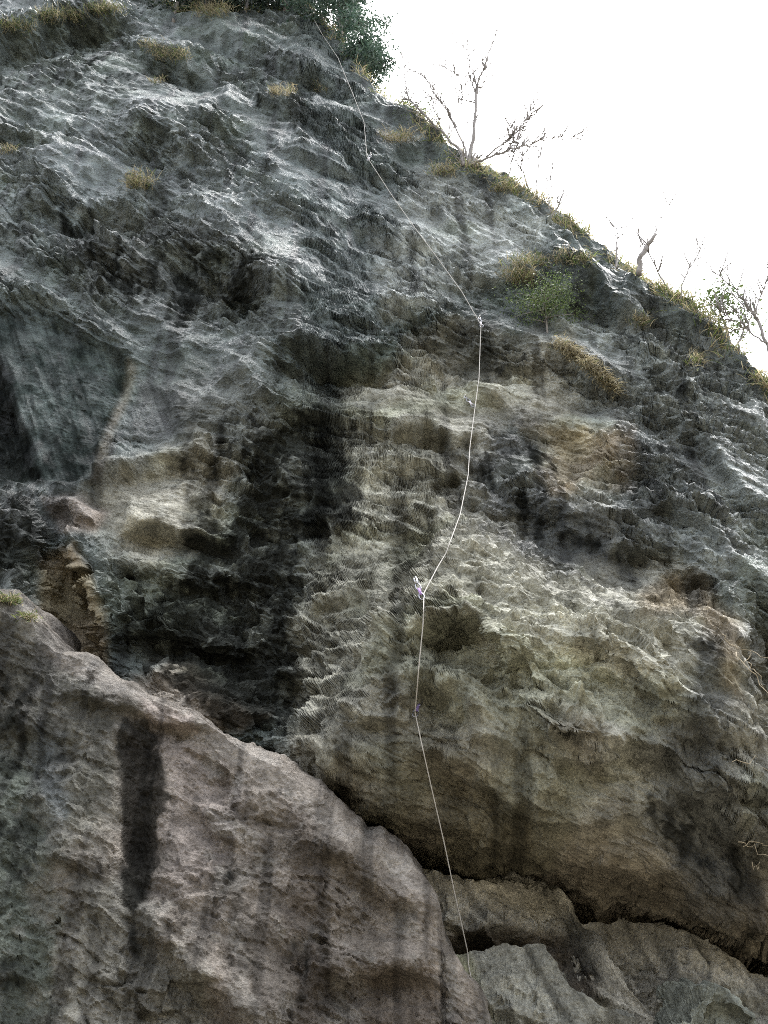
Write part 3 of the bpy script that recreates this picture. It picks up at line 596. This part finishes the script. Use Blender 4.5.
# ------------------------------------------------------------------ rocks at the foot of the cliff
def foot_rock(name, label, rim, Y, lean, col, chart, cat='boulder', depth=.9, ncol=190, nrow=170, rough=.5, seed=400, z0=-.3):
    base = lambda x, z: Y + lean * (np.asarray(z, float) - 2.5) + 0 * x
    wf = lambda z: 3.0 + 0 * np.asarray(z, float)
    rx, _, rz = base_hit(base, np.array([r[0] for r in rim], float), np.array([r[1] for r in rim], float))
    sc_ = np.linspace(rx.min() / 3, rx.max() / 3, ncol)
    chart.Rg[:] = chart.Rg * rough
    def nz(ps, x, y, z, rg):
        t = z + .4 * x
        if ps == 0: return .10 * fbm(x / .8 + seed, z / .7, seed, 3) + rg * .16 * facets(x / .55, t / .4, seed + 1, 'min', 1.3, .12)
        if ps == 1: return rg * .10 * facets3(x / .3, y / .3, t / .22, seed + 2, 'min', 1.5, .25, .3) + rg * .05 * facets3(x / .15, y / .15, t / .1, seed + 3, 'near', 1.)
        return rg * .04 * FIT(.07) * facets3(x / .09, y / .09, t / .06, seed + 4, 'min', 1.5, .25) + (.5 + .5 * rg) * .010 * FIT(.035) * facets3(x / .04, y / .04, t / .03, seed + 8, 'near', 1.2) + .010 * fbm3(x / .08, y / .08, t / .06, seed + 5, 2)
    def dt(x, y, z, u, v, c, wet, roll, n):
        f = fbm3(x / .4, y / .4, z / .4, seed + 6, 4, .6); d = fbm((x + .45 * z) / .09, z / 1.5, seed + 7, 3)
        return c * (np.exp(.4 * f) * (1 - .4 * sstep(.1, .6, d)))[..., None], wet
    if chart.Col.max() == 0: chart.Col[:] = col
    vtop = min(r[1] for r in rim)
    o, g = rock_face(name, base, wf, rim, sc_, np.linspace(1210, vtop, nrow), dt, chart, z0=z0, roll=(26, depth, .22), noise_fn=nz, seed=seed, rim_noise=.03, droop=.1)
    return tag(o, label, cat, 'rocks at the foot of the cliff'), g
c1 = Chart(); c1.Col[:] = (.225, .222, .19); c1.groove([(430, 945), (600, 945), (640, 1100), (430, 1100)], .35)
c1.tint([(440, 960), (470, 960), (500, 1040), (440, 1040)], (.20, .20, .13), 20, .8); c1.ledge([(470, 965), (490, 972), (515, 980)], .04, 12, 10, 3, .6, .2); c1.ledge([(520, 978), (535, 974), (548, 976)], .03, 10, 8, 2, .8, .2)
_, G1 = foot_rock('boulder', 'pale grey smooth slab boulder where the rope reaches the cliff foot', [(424, 1230), (432, 990), (446, 962), (470, 951), (505, 945), (545, 947), (562, 968), (580, 990), (605, 1006), (640, 1022), (668, 1060), (690, 1230)], 7.95, .25, None, c1, rough=.6, seed=410)
c2 = Chart(); c2.Col[:] = (.37, .35, .295)
c2.ledge([(430, 935), (470, 938), (520, 925), (560, 932)], .12, 24, 26, 6, .9, .3); c2.tint([(440, 938), (560, 930), (600, 1000), (560, 1030), (440, 990)], (.085, .068, .052), 20, .85); c2.tint([(548, 905), (580, 910), (600, 980), (560, 990)], (.045, .045, .042), 20, .8)
c2.tint([(572, 900), (586, 910), (690, 1040), (676, 1046)], (.22, .215, .19), 8, .8, .2)
c2.ledge([(560, 915), (590, 925), (620, 968), (660, 1010)], .10, 18, 12, 4, .3, .1)
foot_rock('boulder', 'brown-grey ledge block wedged behind the smooth slab under the overhang', [(396, 1230), (412, 868), (432, 874), (470, 882), (510, 884), (556, 892), (578, 904), (604, 945), (645, 1000), (690, 1060), (710, 1230)], 8.4, .2, None, c2, rough=1.0, seed=430)
c3 = Chart(); c3.Col[:] = (.29, .275, .235)
for k, (a_, b_) in enumerate(((655, 668), (690, 700), (716, 722), (630, 636))): c3.tint([(a_, 940), (b_, 945), (b_ + 22, 1000), (a_ + 20, 1000)], (.19, .185, .16), 8, .7, .5)
c3.ledge([(690, 975), (730, 985), (790, 1005)], .12, 20, 20, 5, .8, .3); c3.tint([(720, 985), (800, 990), (800, 1040), (720, 1020)], (.16, .16, .14), 20, .8)
foot_rock('boulder', 'dark streaked rock shelf under the overhang at the right', [(560, 1230), (572, 925), (610, 922), (655, 922), (690, 934), (730, 952), (768, 974), (850, 1010), (950, 1040), (1000, 1230)], 8.62, .15, None, c3, rough=.9, seed=450, depth=1.2)
c4 = Chart(); c4.Col[:] = (.20, .21, .18)
foot_rock('boulder', 'small pale rock in the bottom right corner', [(664, 1230), (682, 1030), (697, 1006), (715, 999), (735, 1008), (762, 1022), (800, 1040), (830, 1230)], 7.7, .3, None, c4, rough=1.1, seed=470, ncol=110, nrow=110)

# ------------------------------------------------------------------ finding places on the rock
class Surf:
    def __init__(s, G):
        s.u, s.v, s.d = [G[k].ravel().astype(np.float32) for k in ('u', 'v', 'd')]
        s.P = np.stack([G['X'].ravel(), G['Y'].ravel(), G['Z'].ravel()], 1)
    def __call__(s, u, v, r=2.2):
        for k in range(6):
            i = np.nonzero((np.abs(s.u - u) < r) & (np.abs(s.v - v) < r))[0]
            if len(i): break
            r *= 1.8
        if not len(i): i = np.array([np.argmin((s.u - u) ** 2 + (s.v - v) ** 2)])
        return Vector(s.P[i[np.argmin(s.d[i])]])
SF = Surf(CL); SB = Surf(BU)
camv = Vector(CAM)
def toward(p, m): return p + (camv - p).normalized() * m

# ------------------------------------------------------------------ climbing rope and quickdraws
class MB:
    def __init__(s): s.v = []; s.f = []; s.c = []
    def tube(s, pts, rad, n=6, close=False, col=None):
        pts = [Vector(p) for p in pts]; k = len(pts); b0 = len(s.v); up = Vector((.31, .2, .93))
        for i, p in enumerate(pts):
            if close: t = pts[(i + 1) % k] - pts[i - 1]
            else: t = pts[min(i + 1, k - 1)] - pts[max(i - 1, 0)]
            t.normalize(); a = t.cross(up)
            if a.length < .05: a = t.cross(Vector((1, 0, 0)))
            a.normalize(); b = t.cross(a); r = rad[i] if hasattr(rad, '__len__') else rad
            for j in range(n):
                an = 2 * math.pi * j / n; s.v.append(p + (a * math.cos(an) + b * math.sin(an)) * r)
                if col: s.c.append(col)
        for i in range(k if close else k - 1):
            for j in range(n):
                q = (i + 1) % k
                s.f.append((b0 + i * n + j, b0 + i * n + (j + 1) % n, b0 + q * n + (j + 1) % n, b0 + q * n + j))
        if not close:
            s.f.append(tuple(b0 + j for j in reversed(range(n)))); s.f.append(tuple(b0 + (k - 1) * n + j for j in range(n)))
    def box(s, c, X, Y, Z):
        b0 = len(s.v)
        for i in (-1, 1):
            for j in (-1, 1):
                for k in (-1, 1): s.v.append(c + X * i + Y * j + Z * k)
        for f in ((0, 1, 3, 2), (4, 6, 7, 5), (0, 4, 5, 1), (2, 3, 7, 6), (0, 2, 6, 4), (1, 5, 7, 3)): s.f.append(tuple(b0 + x for x in f))
    def build(s, name, mat, parent=None, smooth=True):
        me = bpy.data.meshes.new(name); me.from_pydata([tuple(v) for v in s.v], [], s.f)
        if s.c and len(s.c) == len(s.v):
            at = me.attributes.new('Col', 'FLOAT_COLOR', 'POINT'); at.data.foreach_set('color', np.array([(*c, 1) for c in s.c], np.float32).ravel())
        me.materials.append(mat)
        for p in me.polygons: p.use_smooth = smooth
        return link(bpy.data.objects.new(name, me), parent)
def plain(name, col, rough=.6, metal=0, noise=.25, scale=20):
    m, t, P, N, L = new_mat(name); P.inputs['Roughness'].default_value = rough; P.inputs['Metallic'].default_value = metal
    n = N('ShaderNodeTexNoise'); n.inputs['Scale'].default_value = scale; n.inputs['Detail'].default_value = 6
    mr = N('ShaderNodeMapRange'); mr.inputs[3].default_value = 1 - noise * 2; mr.inputs[4].default_value = 1 + noise * 2; L(n.outputs['Fac'], mr.inputs[0])
    sv = N('ShaderNodeVectorMath'); sv.operation = 'SCALE'; sv.inputs[0].default_value = col; L(mr.outputs[0], sv.inputs['Scale']); L(sv.outputs[0], P.inputs['Base Color'])
    return m
def rope_mat():
    m, t, P, N, L = new_mat('rope_sheath'); P.inputs['Roughness'].default_value = .8
    wv = N('ShaderNodeTexWave'); wv.inputs['Scale'].default_value = 60; wv.inputs['Distortion'].default_value = 2
    cr = N('ShaderNodeValToRGB'); cr.color_ramp.elements[0].color = (.26, .24, .22, 1); cr.color_ramp.elements[1].color = (.45, .43, .39, 1)
    tc = N('ShaderNodeTexCoord'); L(tc.outputs['Object'], wv.inputs['Vector']); L(wv.outputs['Fac'], cr.inputs[0]); L(cr.outputs[0], P.inputs['Base Color']); return m
ROPE = rope_mat(); ALLOY = plain('carabiner_alloy', (.25, .25, .27), .35, 1, .1); STEEL = plain('bolt_steel', (.35, .35, .35), .4, 1, .1)
SLINGS = [plain('sling_violet', (.30, .18, .42), .8), plain('sling_white', (.62, .58, .62), .8), plain('sling_dark_violet', (.14, .10, .26), .8)]
LEGS = [[(296, -14), (310, 12), (322, 34), (338, 58), (352, 92), (364, 122), (367, 157)], [(367, 157), (393, 197), (415, 228), (436, 256), (462, 292), (481, 325)],
        [(481, 325), (480, 350), (479, 378), (476, 400), (470, 446), (468, 476), (460, 515), (446, 553)], [(446, 553), (437, 568), (424, 593)],
        [(424, 593), (423, 625), (419, 665), (417, 690), (415, 712)], [(415, 712), (422, 745), (432, 790), (444, 842), (455, 895), (467, 949)]]
path = []
for li, leg in enumerate(LEGS):
    px = []
    for (a, b) in zip(leg[:-1], leg[1:]):
        n = max(2, int(math.hypot(b[0] - a[0], b[1] - a[1]) / 7))
        px += [(a[0] + (b[0] - a[0]) * i / n, a[1] + (b[1] - a[1]) * i / n) for i in range(n)]
    px.append(leg[-1])
    ds = [(SF(*p) - camv).length - .05 for p in px]; dd = list(ds)
    if li == 5: dd[-1] = ds[-1] = (Surf(G1)(467, 953) - camv).length - .03
    for _ in range(400):
        for i in range(1, len(dd) - 1): dd[i] = min(ds[i], (dd[i - 1] + dd[i + 1]) / 2)
    for p, d in zip(px[(1 if path else 0):], dd[(1 if path else 0):]):
        q = on_plane(p[0], p[1], 10.0); path.append(camv + (q - camv).normalized() * d)
S1 = Surf(G1); path += [toward(S1(467 + 3.2 * k, 951 + 13 * k), .02) for k in range(0, 7)]
rb = MB(); rb.tube(path, .0042, 6)
ropeo = tag(rb.build('climbing_rope', ROPE), 'thin off-white climbing rope hanging down the whole cliff', 'rope')
def quickdraw(u, v, label, sl, tilt, ln=.11):
    a = toward(SF(u, v), .05); root = empty('quickdraw', a); tag(root, label, 'quickdraw', 'quickdraws clipped to bolts along the rope')
    X = Vector((1, 0, 0)); dn = Vector((tilt, -.25, -1)).normalized(); Yd = X.cross(dn).normalized(); Xd = dn.cross(Yd).normalized()
    def place(mb, name, mat): return mb.build(name, mat, root)
    def ring(c, h, w_, r):
        return [c + Xd * (w_ * math.cos(t)) * (1 + .25 * math.sin(t)) + dn * (h * math.sin(t)) for t in [2 * math.pi * i / 18 for i in range(18)]], r
    top = Vector((0, 0, 0)) - dn * (ln + .06)
    m = MB(); m.box(top - dn * .02, Xd * .016, Yd * .003, dn * .026); m.tube([top - dn * .028 - Yd * .03, top - dn * .028 + Yd * .03], .008, 8); place(m, 'bolt_hanger', STEEL)
    for c in (top + dn * .045, Vector((0, 0, 0)) - dn * .02):
        m = MB(); pts, r = ring(c, .04, .02, .0045); m.tube(pts, r, 6, True); place(m, 'carabiner', ALLOY)
    m = MB(); m.box(top + dn * (.045 + .02 + ln / 2 - .02), Xd * .011, Yd * .004, dn * (ln / 2 - .02)); place(m, 'sling', SLINGS[sl])
for a in ((367, 160, 'topmost quickdraw where the rope bends near the skyline', 1, -.2), (481, 325, 'quickdraw where the rope bends straight down below the grassy ledge', 1, .1), (474, 404, 'pale sling quickdraw on the rope just above the black slot', 1, .5),
          (424, 596, 'violet sling quickdraw on the rope above the big bulge', 0, .25), (415, 713, 'dark violet quickdraw where the lowest hanging length of rope begins', 2, -.3)): quickdraw(*a)

# ------------------------------------------------------------------ grass
def glow(t, P, col, N, L, f=.45):
    tr = N('ShaderNodeBsdfTranslucent'); L(col, tr.inputs['Color']); mx = N('ShaderNodeMixShader'); mx.inputs[0].default_value = f
    L(P.outputs[0], mx.inputs[1]); L(tr.outputs[0], mx.inputs[2]); L(mx.outputs[0], t.nodes['Material Output'].inputs['Surface'])
def grass_mat():
    m, t, P, N, L = new_mat('grass_blades'); at = N('ShaderNodeAttribute'); at.attribute_name = 'Col'; L(at.outputs['Color'], P.inputs['Base Color'])
    P.inputs['Roughness'].default_value = .65; glow(t, P, at.outputs['Color'], N, L)
    return m
GRASS = grass_mat()
STRAW = np.array([(.27, .23, .135), (.19, .165, .10), (.32, .28, .18), (.14, .12, .075)]); GREEN = np.array([(.10, .125, .035), (.065, .09, .03), (.14, .16, .06)])
nr = np.random.RandomState(5)
def blades(bases, length, green, out_dir=(0, -1, .55), spread=.7, width=.006, sag=.55, tone=1.0):
    """curved tapering blades; bases (n,3)"""
    n = len(bases); d = np.array(out_dir) + nr.normal(size=(n, 3)) * spread * np.array((1, .6, .5)); d /= np.linalg.norm(d, axis=1)[:, None]
    L = length * nr.uniform(.45, 1.25, n); side = np.cross(d, nr.normal(size=(n, 3))); side /= np.linalg.norm(side, axis=1)[:, None]
    w_ = width * nr.uniform(.6, 1.3, n); V = []; sagv = sag * nr.uniform(.4, 1.4, n)
    for k, (t, ww) in enumerate(((0, 1), (.4, .9), (.75, .6), (1, .12))):
        p = bases + d * (L * t)[:, None]; p[:, 2] -= sagv * L * t * t
        V += [p - side * (w_ * ww)[:, None], p + side * (w_ * ww)[:, None]]
    V = np.stack(V, 1).reshape(-1, 3); o = np.arange(n)[:, None] * 8
    F = np.stack([o + np.array([2 * k, 2 * k + 1, 2 * k + 3, 2 * k + 2]) for k in range(3)], 1).reshape(-1, 4)
    g = nr.rand(n) < green; c = np.where(g[:, None], GREEN[nr.randint(0, 3, n)], STRAW[nr.randint(0, 4, n)]) * nr.uniform(.8, 1.4, (n, 1)) * tone * 1.35
    return V, F, np.repeat(c, 8, 0)
def tuft(u, v, wpx, length, n, green, label, S=None, hpx=None, name='grass_tuft', group='grass tufts on the cliff', out_dir=(0, -1, .5), slope=0, tone=1.0, sag=.55):
    S = S or SF; pts = [S(u + k * wpx / 2, v + slope * k * wpx / 2 + rng.uniform(-1, 1) * (hpx or 3) * .5) for k in np.linspace(-1, 1, 7)]
    P = np.array([tuple(p) for p in pts]); i = nr.randint(0, 6, n); f = nr.rand(n, 1)
    B = P[i] * (1 - f) + P[i + 1] * f + nr.normal(size=(n, 3)) * .05 * length / .3
    c = B.mean(0); V, F, col = blades(B, length * .5, green, out_dir, tone=tone * .85, sag=sag, width=.004)
    o = empty(name, c); np_mesh('blades', V - c, F, GRASS, o, False, col)['kind'] = 'stuff'
    return tag(o, label, 'grass', group)
T = [(138, 184, 20, .42, 420, .25, 'bushy dry grass tuft on the pale upper left face'), (60, 18, 46, .45, 600, .45, 'broad mossy grass clump in the top left corner ledge'), (107, 10, 34, .45, 500, .4, 'grass clump on the ledge right of the corner clump'),
     (16, 28, 34, .4, 360, .5, 'green grass clump at the left edge near the top'), (212, 12, 34, .5, 500, .2, 'straw grass clump hanging below the dark trees at the top'), (172, 56, 34, .4, 480, .35, 'mixed grass clump on the slanting ledge at upper left'),
     (150, 46, 20, .3, 220, .3, 'small grass clump at the left end of the slanting ledge'), (281, 92, 24, .32, 300, .15, 'dry straw tuft left of the upper rope'), (396, 138, 24, .4, 420, .15, 'long dry grass tuft below the skyline right of the rope'),
     (8, 150, 12, .25, 120, .2, 'tiny dry tuft at the left edge in the glare band'), (156, 80, 14, .22, 120, .2, 'tiny grass tuft under the slanting ledge'), (442, 172, 22, .35, 320, .25, 'grass tuft left of the bare tree'),
     (518, 278, 26, .42, 460, .2, 'straw grass tuft at the left of the grassy ledge'), (530, 262, 36, .34, 460, .4, 'grass band on the ledge above the green shrub'), (572, 260, 36, .32, 420, .45, 'grey-green grass on the ledge near the skyline'),
     (318, 88, 14, .25, 120, .2, 'small dry tuft beside the upper rope'), (500, 188, 18, .3, 220, .3, 'grass tuft on the pale rock right of the bare tree'), (640, 322, 14, .28, 160, .15, 'small dry tuft below the broken stub'), (695, 362, 14, .28, 160, .3, 'small tuft on the right face below the skyline')]
for a in T: tuft(*a)
for k, (u, v) in enumerate(((563, 348), (578, 358), (592, 370), (606, 384))):
    tuft(u, v, 18, .26, 420, .03, ['dry orange grass at the top of the hanging strip', 'dry orange grass second down the hanging strip', 'dry orange grass third down the hanging strip', 'dry orange grass at the lower tip of the hanging strip'][k], out_dir=(.25, -1, .1), slope=.8, group='hanging strip of dry grass', sag=.8)
tuft(8, 600, 26, .16, 300, .55, 'yellow-green grass on the buttress rim at the left edge', SB, out_dir=(.2, -.6, .7)); tuft(30, 616, 16, .12, 160, .5, 'low grass on the buttress rim beside the brown hollow', SB, out_dir=(.2, -.6, .7))
# grass fringe along the skyline: nobody could count it
ng = CL['nface']; rim_i = np.arange(ng - 14, ng + 16); RX, RY, RZ = [CL[k][rim_i] for k in ('X', 'Y', 'Z')]; ru = CL['u'][rim_i]
sel = np.argwhere((ru > -60) & (ru < 900)); pick = sel[nr.randint(0, len(sel), 15000)]
dens = fbm(RX / 1.1, RY / 1.1 + RZ / .9, 801, 3); pick = pick[(dens[pick[:, 0], pick[:, 1]] + nr.normal(size=len(pick)) * .25) > -.12]
B = np.stack([RX[pick[:, 0], pick[:, 1]], RY[pick[:, 0], pick[:, 1]], RZ[pick[:, 0], pick[:, 1]]], 1) + nr.normal(size=(len(pick), 3)) * .03
V, F, col = blades(B, .24, .42, (.15, -.5, .8), .7, .006, .6)
tag(np_mesh('skyline_grass', V, F, GRASS, None, False, col), 'dry and green grass fringe along the cliff top', kind='stuff')

# ------------------------------------------------------------------ trees and shrubs
BARK = plain('grey_bark', (.19, .175, .165), .85, 0, .3, 30); PALEBARK = plain('dry_stem', (.30, .25, .17), .8, 0, .2, 30)
def leaf_mat(name, c1, c2):
    m, t, P, N, L = new_mat(name); g = N('ShaderNodeNewGeometry'); cr = N('ShaderNodeValToRGB'); cr.color_ramp.elements[0].color = (*c1, 1); cr.color_ramp.elements[1].color = (*c2, 1)
    L(g.outputs['Random Per Island'], cr.inputs[0]); L(cr.outputs[0], P.inputs['Base Color']); P.inputs['Roughness'].default_value = .55; glow(t, P, cr.outputs[0], N, L, .35)
    return m
NEEDLE = leaf_mat('conifer_needles', (.03, .06, .045), (.08, .125, .085)); LEAFG = leaf_mat('shrub_leaves', (.05, .085, .025), (.12, .16, .05)); DARKL = leaf_mat('dark_leaves', (.015, .028, .022), (.04, .06, .04))
def stems(polys, depth_p, wander=.12, seed=0, twig=0, twig_len=.35, thick=1.25):
    """polylines of (u, v, radius in m) at the distance of the root; returns branch and twig meshes"""
    r = random.Random(seed); trunk = MB(); tw = MB()
    for pl in polys:
        k0 = r.uniform(-1, 1) * .5; pts = []; rad = []; L = 0
        for i, (u, v, ra) in enumerate(pl):
            off = wander * (i * k0 + r.uniform(-.5, .5) * (i > 0)); pts.append(on_plane(u, v, depth_p + off)); rad.append(ra * thick + 0)
        P = []; Rr = []
        for i in range(len(pts) - 1):
            for t in (0, .25, .5, .75):
                j = Vector((r.gauss(0, 1), r.gauss(0, 1), r.gauss(0, 1))) * .012 * (t > 0); P.append(pts[i].lerp(pts[i + 1], t) + j); Rr.append(rad[i] * (1 - t) + rad[i + 1] * t)
        P.append(pts[-1]); Rr.append(rad[-1]); trunk.tube(P, Rr, 6)
        for q in range(int(twig * len(P) / 3.6)):
            i = r.randrange(len(P) // 3, len(P)); p = P[i]; d = (P[min(i + 1, len(P) - 1)] - P[max(i - 1, 0)]).normalized()
            d = (d + Vector((r.gauss(0, .7), r.gauss(0, .7), r.gauss(.25, .4)))).normalized(); l = twig_len * r.uniform(.4, 1.2); T_ = [p]
            for s_ in range(4): d = (d + Vector((r.gauss(0, .2), r.gauss(0, .2), r.gauss(.08, .15)))).normalized(); T_.append(T_[-1] + d * l / 4)
            tw.tube(T_, [min(Rr[i] * .9, .008), .0078, .0072, .0065, .0055], 4)
            if r.random() < .6:
                e = (d + Vector((r.gauss(0, .8), r.gauss(0, .8), r.gauss(.2, .4)))).normalized(); tw.tube([T_[2], T_[2] + e * l * .25, T_[2] + e * l * .45 + Vector((0, 0, .03))], [.006, .005, .004], 4)
    return trunk, tw
def bare_tree(name, label, cat, polys, root_px, twig=8, seed=1, group=None, mat=None, twig_len=.35, S=None):
    p = (S or SF)(*root_px); trunk, tw = stems(polys, p.y + .05, seed=seed, twig=twig, twig_len=twig_len, thick=1.0 if mat else .82)
    root = empty(name, p); tag(root, label, cat, group)
    for m, nm in ((trunk, 'trunk'), (tw, 'twigs')):
        if m.v:
            m.v = [v - p for v in m.v]; o = m.build(nm, mat or BARK, root)
            if nm == 'twigs': o['kind'] = 'stuff'
    return root
bare_tree('bare_tree', 'largest bare tree with several spreading stems on the skyline', 'tree', [
    [(469, 166, .05), (471, 150, .045), (474, 129, .035), (476, 95, .026), (478, 82, .02), (486, 61, .014), (496, 31, .006)],
    [(476, 97, .018), (473, 86, .015), (469, 74, .012), (468, 51, .009), (452, 34, .004)], [(469, 82, .01), (455, 73, .008), (441, 65, .005)],
    [(467, 164, .04), (461, 152, .032), (442, 131, .026), (416, 107, .02), (406, 90, .015), (403, 61, .007)],
    [(468, 163, .03), (465, 148, .02), (452, 121, .015), (439, 99, .012), (429, 83, .009), (407, 62, .004)],
    [(471, 165, .04), (478, 161, .03), (494, 155, .022), (517, 148, .017), (536, 142, .013), (557, 138, .009), (577, 135, .004)],
    [(486, 157, .018), (498, 147, .016), (512, 137, .013), (525, 121, .009), (532, 112, .004)], [(454, 124, .008), (462, 104, .006), (464, 88, .003)], [(452, 132, .008), (440, 120, .006), (431, 98, .003)],
    [(466, 165, .06), (462, 156, .05)], [(472, 166, .055), (473, 157, .04)]], (468, 168), 9, 11)
G2 = 'thin bare saplings along the skyline'
bare_tree('bare_sapling', 'leaning pair of thin saplings right of the largest bare tree', 'sapling', [[(531, 194, .02), (525, 178, .016), (520, 168, .014), (523, 155, .012), (515, 142, .009), (510, 126, .004)], [(507, 187, .014), (510, 165, .012), (515, 150, .01), (525, 126, .007), (534, 98, .003)]], (528, 197), 7, 12, G2)
bare_tree('bare_sapling', 'straight thin sapling on the skyline where the slope steepens', 'sapling', [[(537, 199, .012), (536, 176, .01), (540, 145, .004)]], (537, 202), 4, 13, G2)
bare_tree('bare_sapling', 'forked short sapling midway down the grassy skyline', 'sapling', [[(551, 220, .014), (559, 204, .011), (564, 186, .004)], [(550, 214, .01), (549, 200, .009), (550, 181, .004)]], (551, 222), 4, 14, G2)
bare_tree('bare_sapling', 'short upright sapling left of the broken stub', 'sapling', [[(617, 268, .022), (617, 246, .016), (618, 229, .006)]], (617, 270), 3, 15, G2)
bare_tree('broken_stub', 'thick dark broken stub bent to the right on the skyline', 'tree stump', [[(639, 275, .05), (639, 260, .048), (646, 247, .044), (656, 234, .03)], [(655, 236, .012), (657, 223, .009), (668, 207, .007), (681, 186, .003)]], (639, 277), 1, 16)
bare_tree('bare_sapling', 'sapling leaning left across the broken stub', 'sapling', [[(674, 298, .018), (661, 278, .014), (649, 253, .011), (641, 241, .008), (630, 223, .003)]], (674, 302), 4, 17, G2)
bare_tree('bare_sapling', 'sapling leaning right between the stub and the green shrub', 'sapling', [[(680, 303, .014), (685, 278, .011), (691, 261, .008), (702, 251, .003)]], (680, 306), 4, 18, G2)
bare_tree('bare_tree', 'bare tree leaning in from the right edge above the skyline', 'tree', [[(775, 375, .035), (768, 345, .03), (755, 317, .024), (746, 305, .018), (737, 290, .012), (713, 269, .004)], [(755, 317, .014), (761, 295, .01), (768, 275, .004)], [(767, 343, .016), (751, 333, .013), (732, 321, .009), (717, 308, .004)]], (772, 380), 6, 19)
bare_tree('bare_sapling', 'short dark sapling in front of the green shrub at the right', 'sapling', [[(739, 352, .02), (743, 332, .015), (747, 316, .006)]], (739, 355), 3, 20, G2)
def leaf_quads(centres, n_each, spread, size, seed, flat=1.0):
    r = np.random.RandomState(seed); c = np.repeat(np.array(centres), n_each, 0); n = len(c); c = c + r.normal(size=(n, 3)) * spread * np.array((1, 1, flat))
    a = r.normal(size=(n, 3)); a /= np.linalg.norm(a, axis=1)[:, None]; b = np.cross(a, r.normal(size=(n, 3))); b /= np.linalg.norm(b, axis=1)[:, None]
    s_ = size * r.uniform(.5, 1.3, (n, 1)); V = np.stack([c - a * s_, c - b * s_ * .35, c + a * s_, c + b * s_ * .35], 1).reshape(-1, 3)
    return V, np.arange(n * 4).reshape(-1, 4)
def leafy(name, label, cat, base, height, rx, n_br, n_leaf, size, mat, seed, group=None, low=.15, tip=.35, clump=.11, bark=None):
    r = random.Random(seed); root = empty(name, base); tag(root, label, cat, group); tr = MB(); br = MB(); cent = []
    tr.tube([(0, 0, -.6), (.02, 0, height * .4), (-.02, .03, height * .8), (0, 0, height)], [.05 * height / 2, .04 * height / 2, .02 * height / 2, .008], 7)
    for i in range(n_br):
        f = low + (1 - low) * (i + r.random()) / n_br; an = r.uniform(0, 2 * math.pi); l = rx * (1 - (1 - tip) * abs(f - .35) / .65) * r.uniform(.6, 1.15)
        p0 = Vector((0, 0, f * height)); d = Vector((math.cos(an), math.sin(an), r.uniform(-.1, .5))); P = [p0 + d * l * t + Vector((0, 0, -.12 * l * t * t)) for t in (0, .35, .7, 1)]
        br.tube(P, [.012, .009, .006, .003], 4)
        for t in (.35, .55, .75, .9, 1.0): cent.append(tuple(p0 + d * l * t + Vector((r.gauss(0, .06), r.gauss(0, .06), r.gauss(0, .05) - .1 * l * t * t))))
    tr.build('trunk', bark or BARK, root); br.build('branches', bark or BARK, root)['kind'] = 'stuff'
    V, F = leaf_quads(cent, n_leaf, clump, size, seed, .7); np_mesh('crown', V, F, mat, root, False)['kind'] = 'stuff'
    return root
def behind(u, v, back): p = SF(u, v); return on_plane(u, v, p.y + back)
leafy('conifer_tree', 'dark green conifer leaning over the skyline beside the top of the rope', 'tree', behind(338, 66, .9), 3.6, 1.25, 48, 80, .055, NEEDLE, 31, low=.08, tip=.45)
leafy('conifer_tree', 'small conifer crown low behind the skyline right of the rope', 'tree', behind(364, 82, .6), 1.3, .6, 20, 60, .045, NEEDLE, 32, low=.1)
for k, (u, v, h, lb) in enumerate(((175, 16, 2.2, 'dark evergreen at the top edge left of the straw clump'), (205, 14, 2.4, 'dark evergreen at the top edge above the straw clump'), (245, 14, 2.4, 'dark evergreen at the top edge midway to the conifer'), (285, 12, 2.6, 'dark evergreen at the top edge left of the rope'))):
    leafy('evergreen_tree', lb, 'tree', behind(u, v - 2, .15), h, .9, 26, 60, .06, DARKL, 40 + k, 'dark evergreens along the cliff top', low=.02, tip=.8, clump=.14)
leafy('green_shrub', 'sparse green leafy shrub behind the skyline at the right', 'shrub', behind(730, 350, .3), .95, .5, 16, 30, .03, LEAFG, 50, low=.2)
leafy('green_shrub', 'bright green feathery shrub growing on the ledge left of the dry grass strip', 'shrub', toward(SF(544, 322), .05), .6, .42, 30, 34, .02, LEAFG, 51, low=.0, tip=.6, clump=.11)
leafy('green_shrub', 'small leafy shrub left of the bare tree', 'shrub', behind(420, 135, .3), .7, .4, 10, 16, .03, LEAFG, 52, low=.1)
# dry stems at the right edge
for k, (polys, at_, lb) in enumerate(((
        [[(736, 652, .006), (748, 668, .005), (757, 676, .005), (770, 700, .003)], [(722, 634, .005), (735, 646, .004), (752, 654, .002)], [(744, 664, .005), (750, 650, .004), (770, 662, .002)], [(748, 662, .005), (756, 672, .004), (765, 690, .002)]], (742, 660), 'pale dry stems hanging at the right edge beside the dark recess'),
        ([[(738, 842, .005), (752, 847, .004), (770, 856, .003)], [(752, 862, .004), (758, 870, .003), (760, 862, .002)], [(744, 846, .004), (756, 842, .003), (770, 848, .002)]], (748, 846), 'thin dry stems at the right edge above the rock shelf'),
        ([[(732, 762, .004), (748, 764, .004), (770, 772, .003)], [(745, 763, .003), (758, 758, .002)]], (740, 764), 'single thin dry stem at the right edge below the hanging stems'))):
    bare_tree('dry_stem', lb, 'plant stem', [[(a_, b_, c_ * .6) for a_, b_, c_ in pl] for pl in polys], at_, 0, 60 + k, 'dry stems at the right edge', PALEBARK, .12, lambda u, v: toward(SF(u, v), .25))
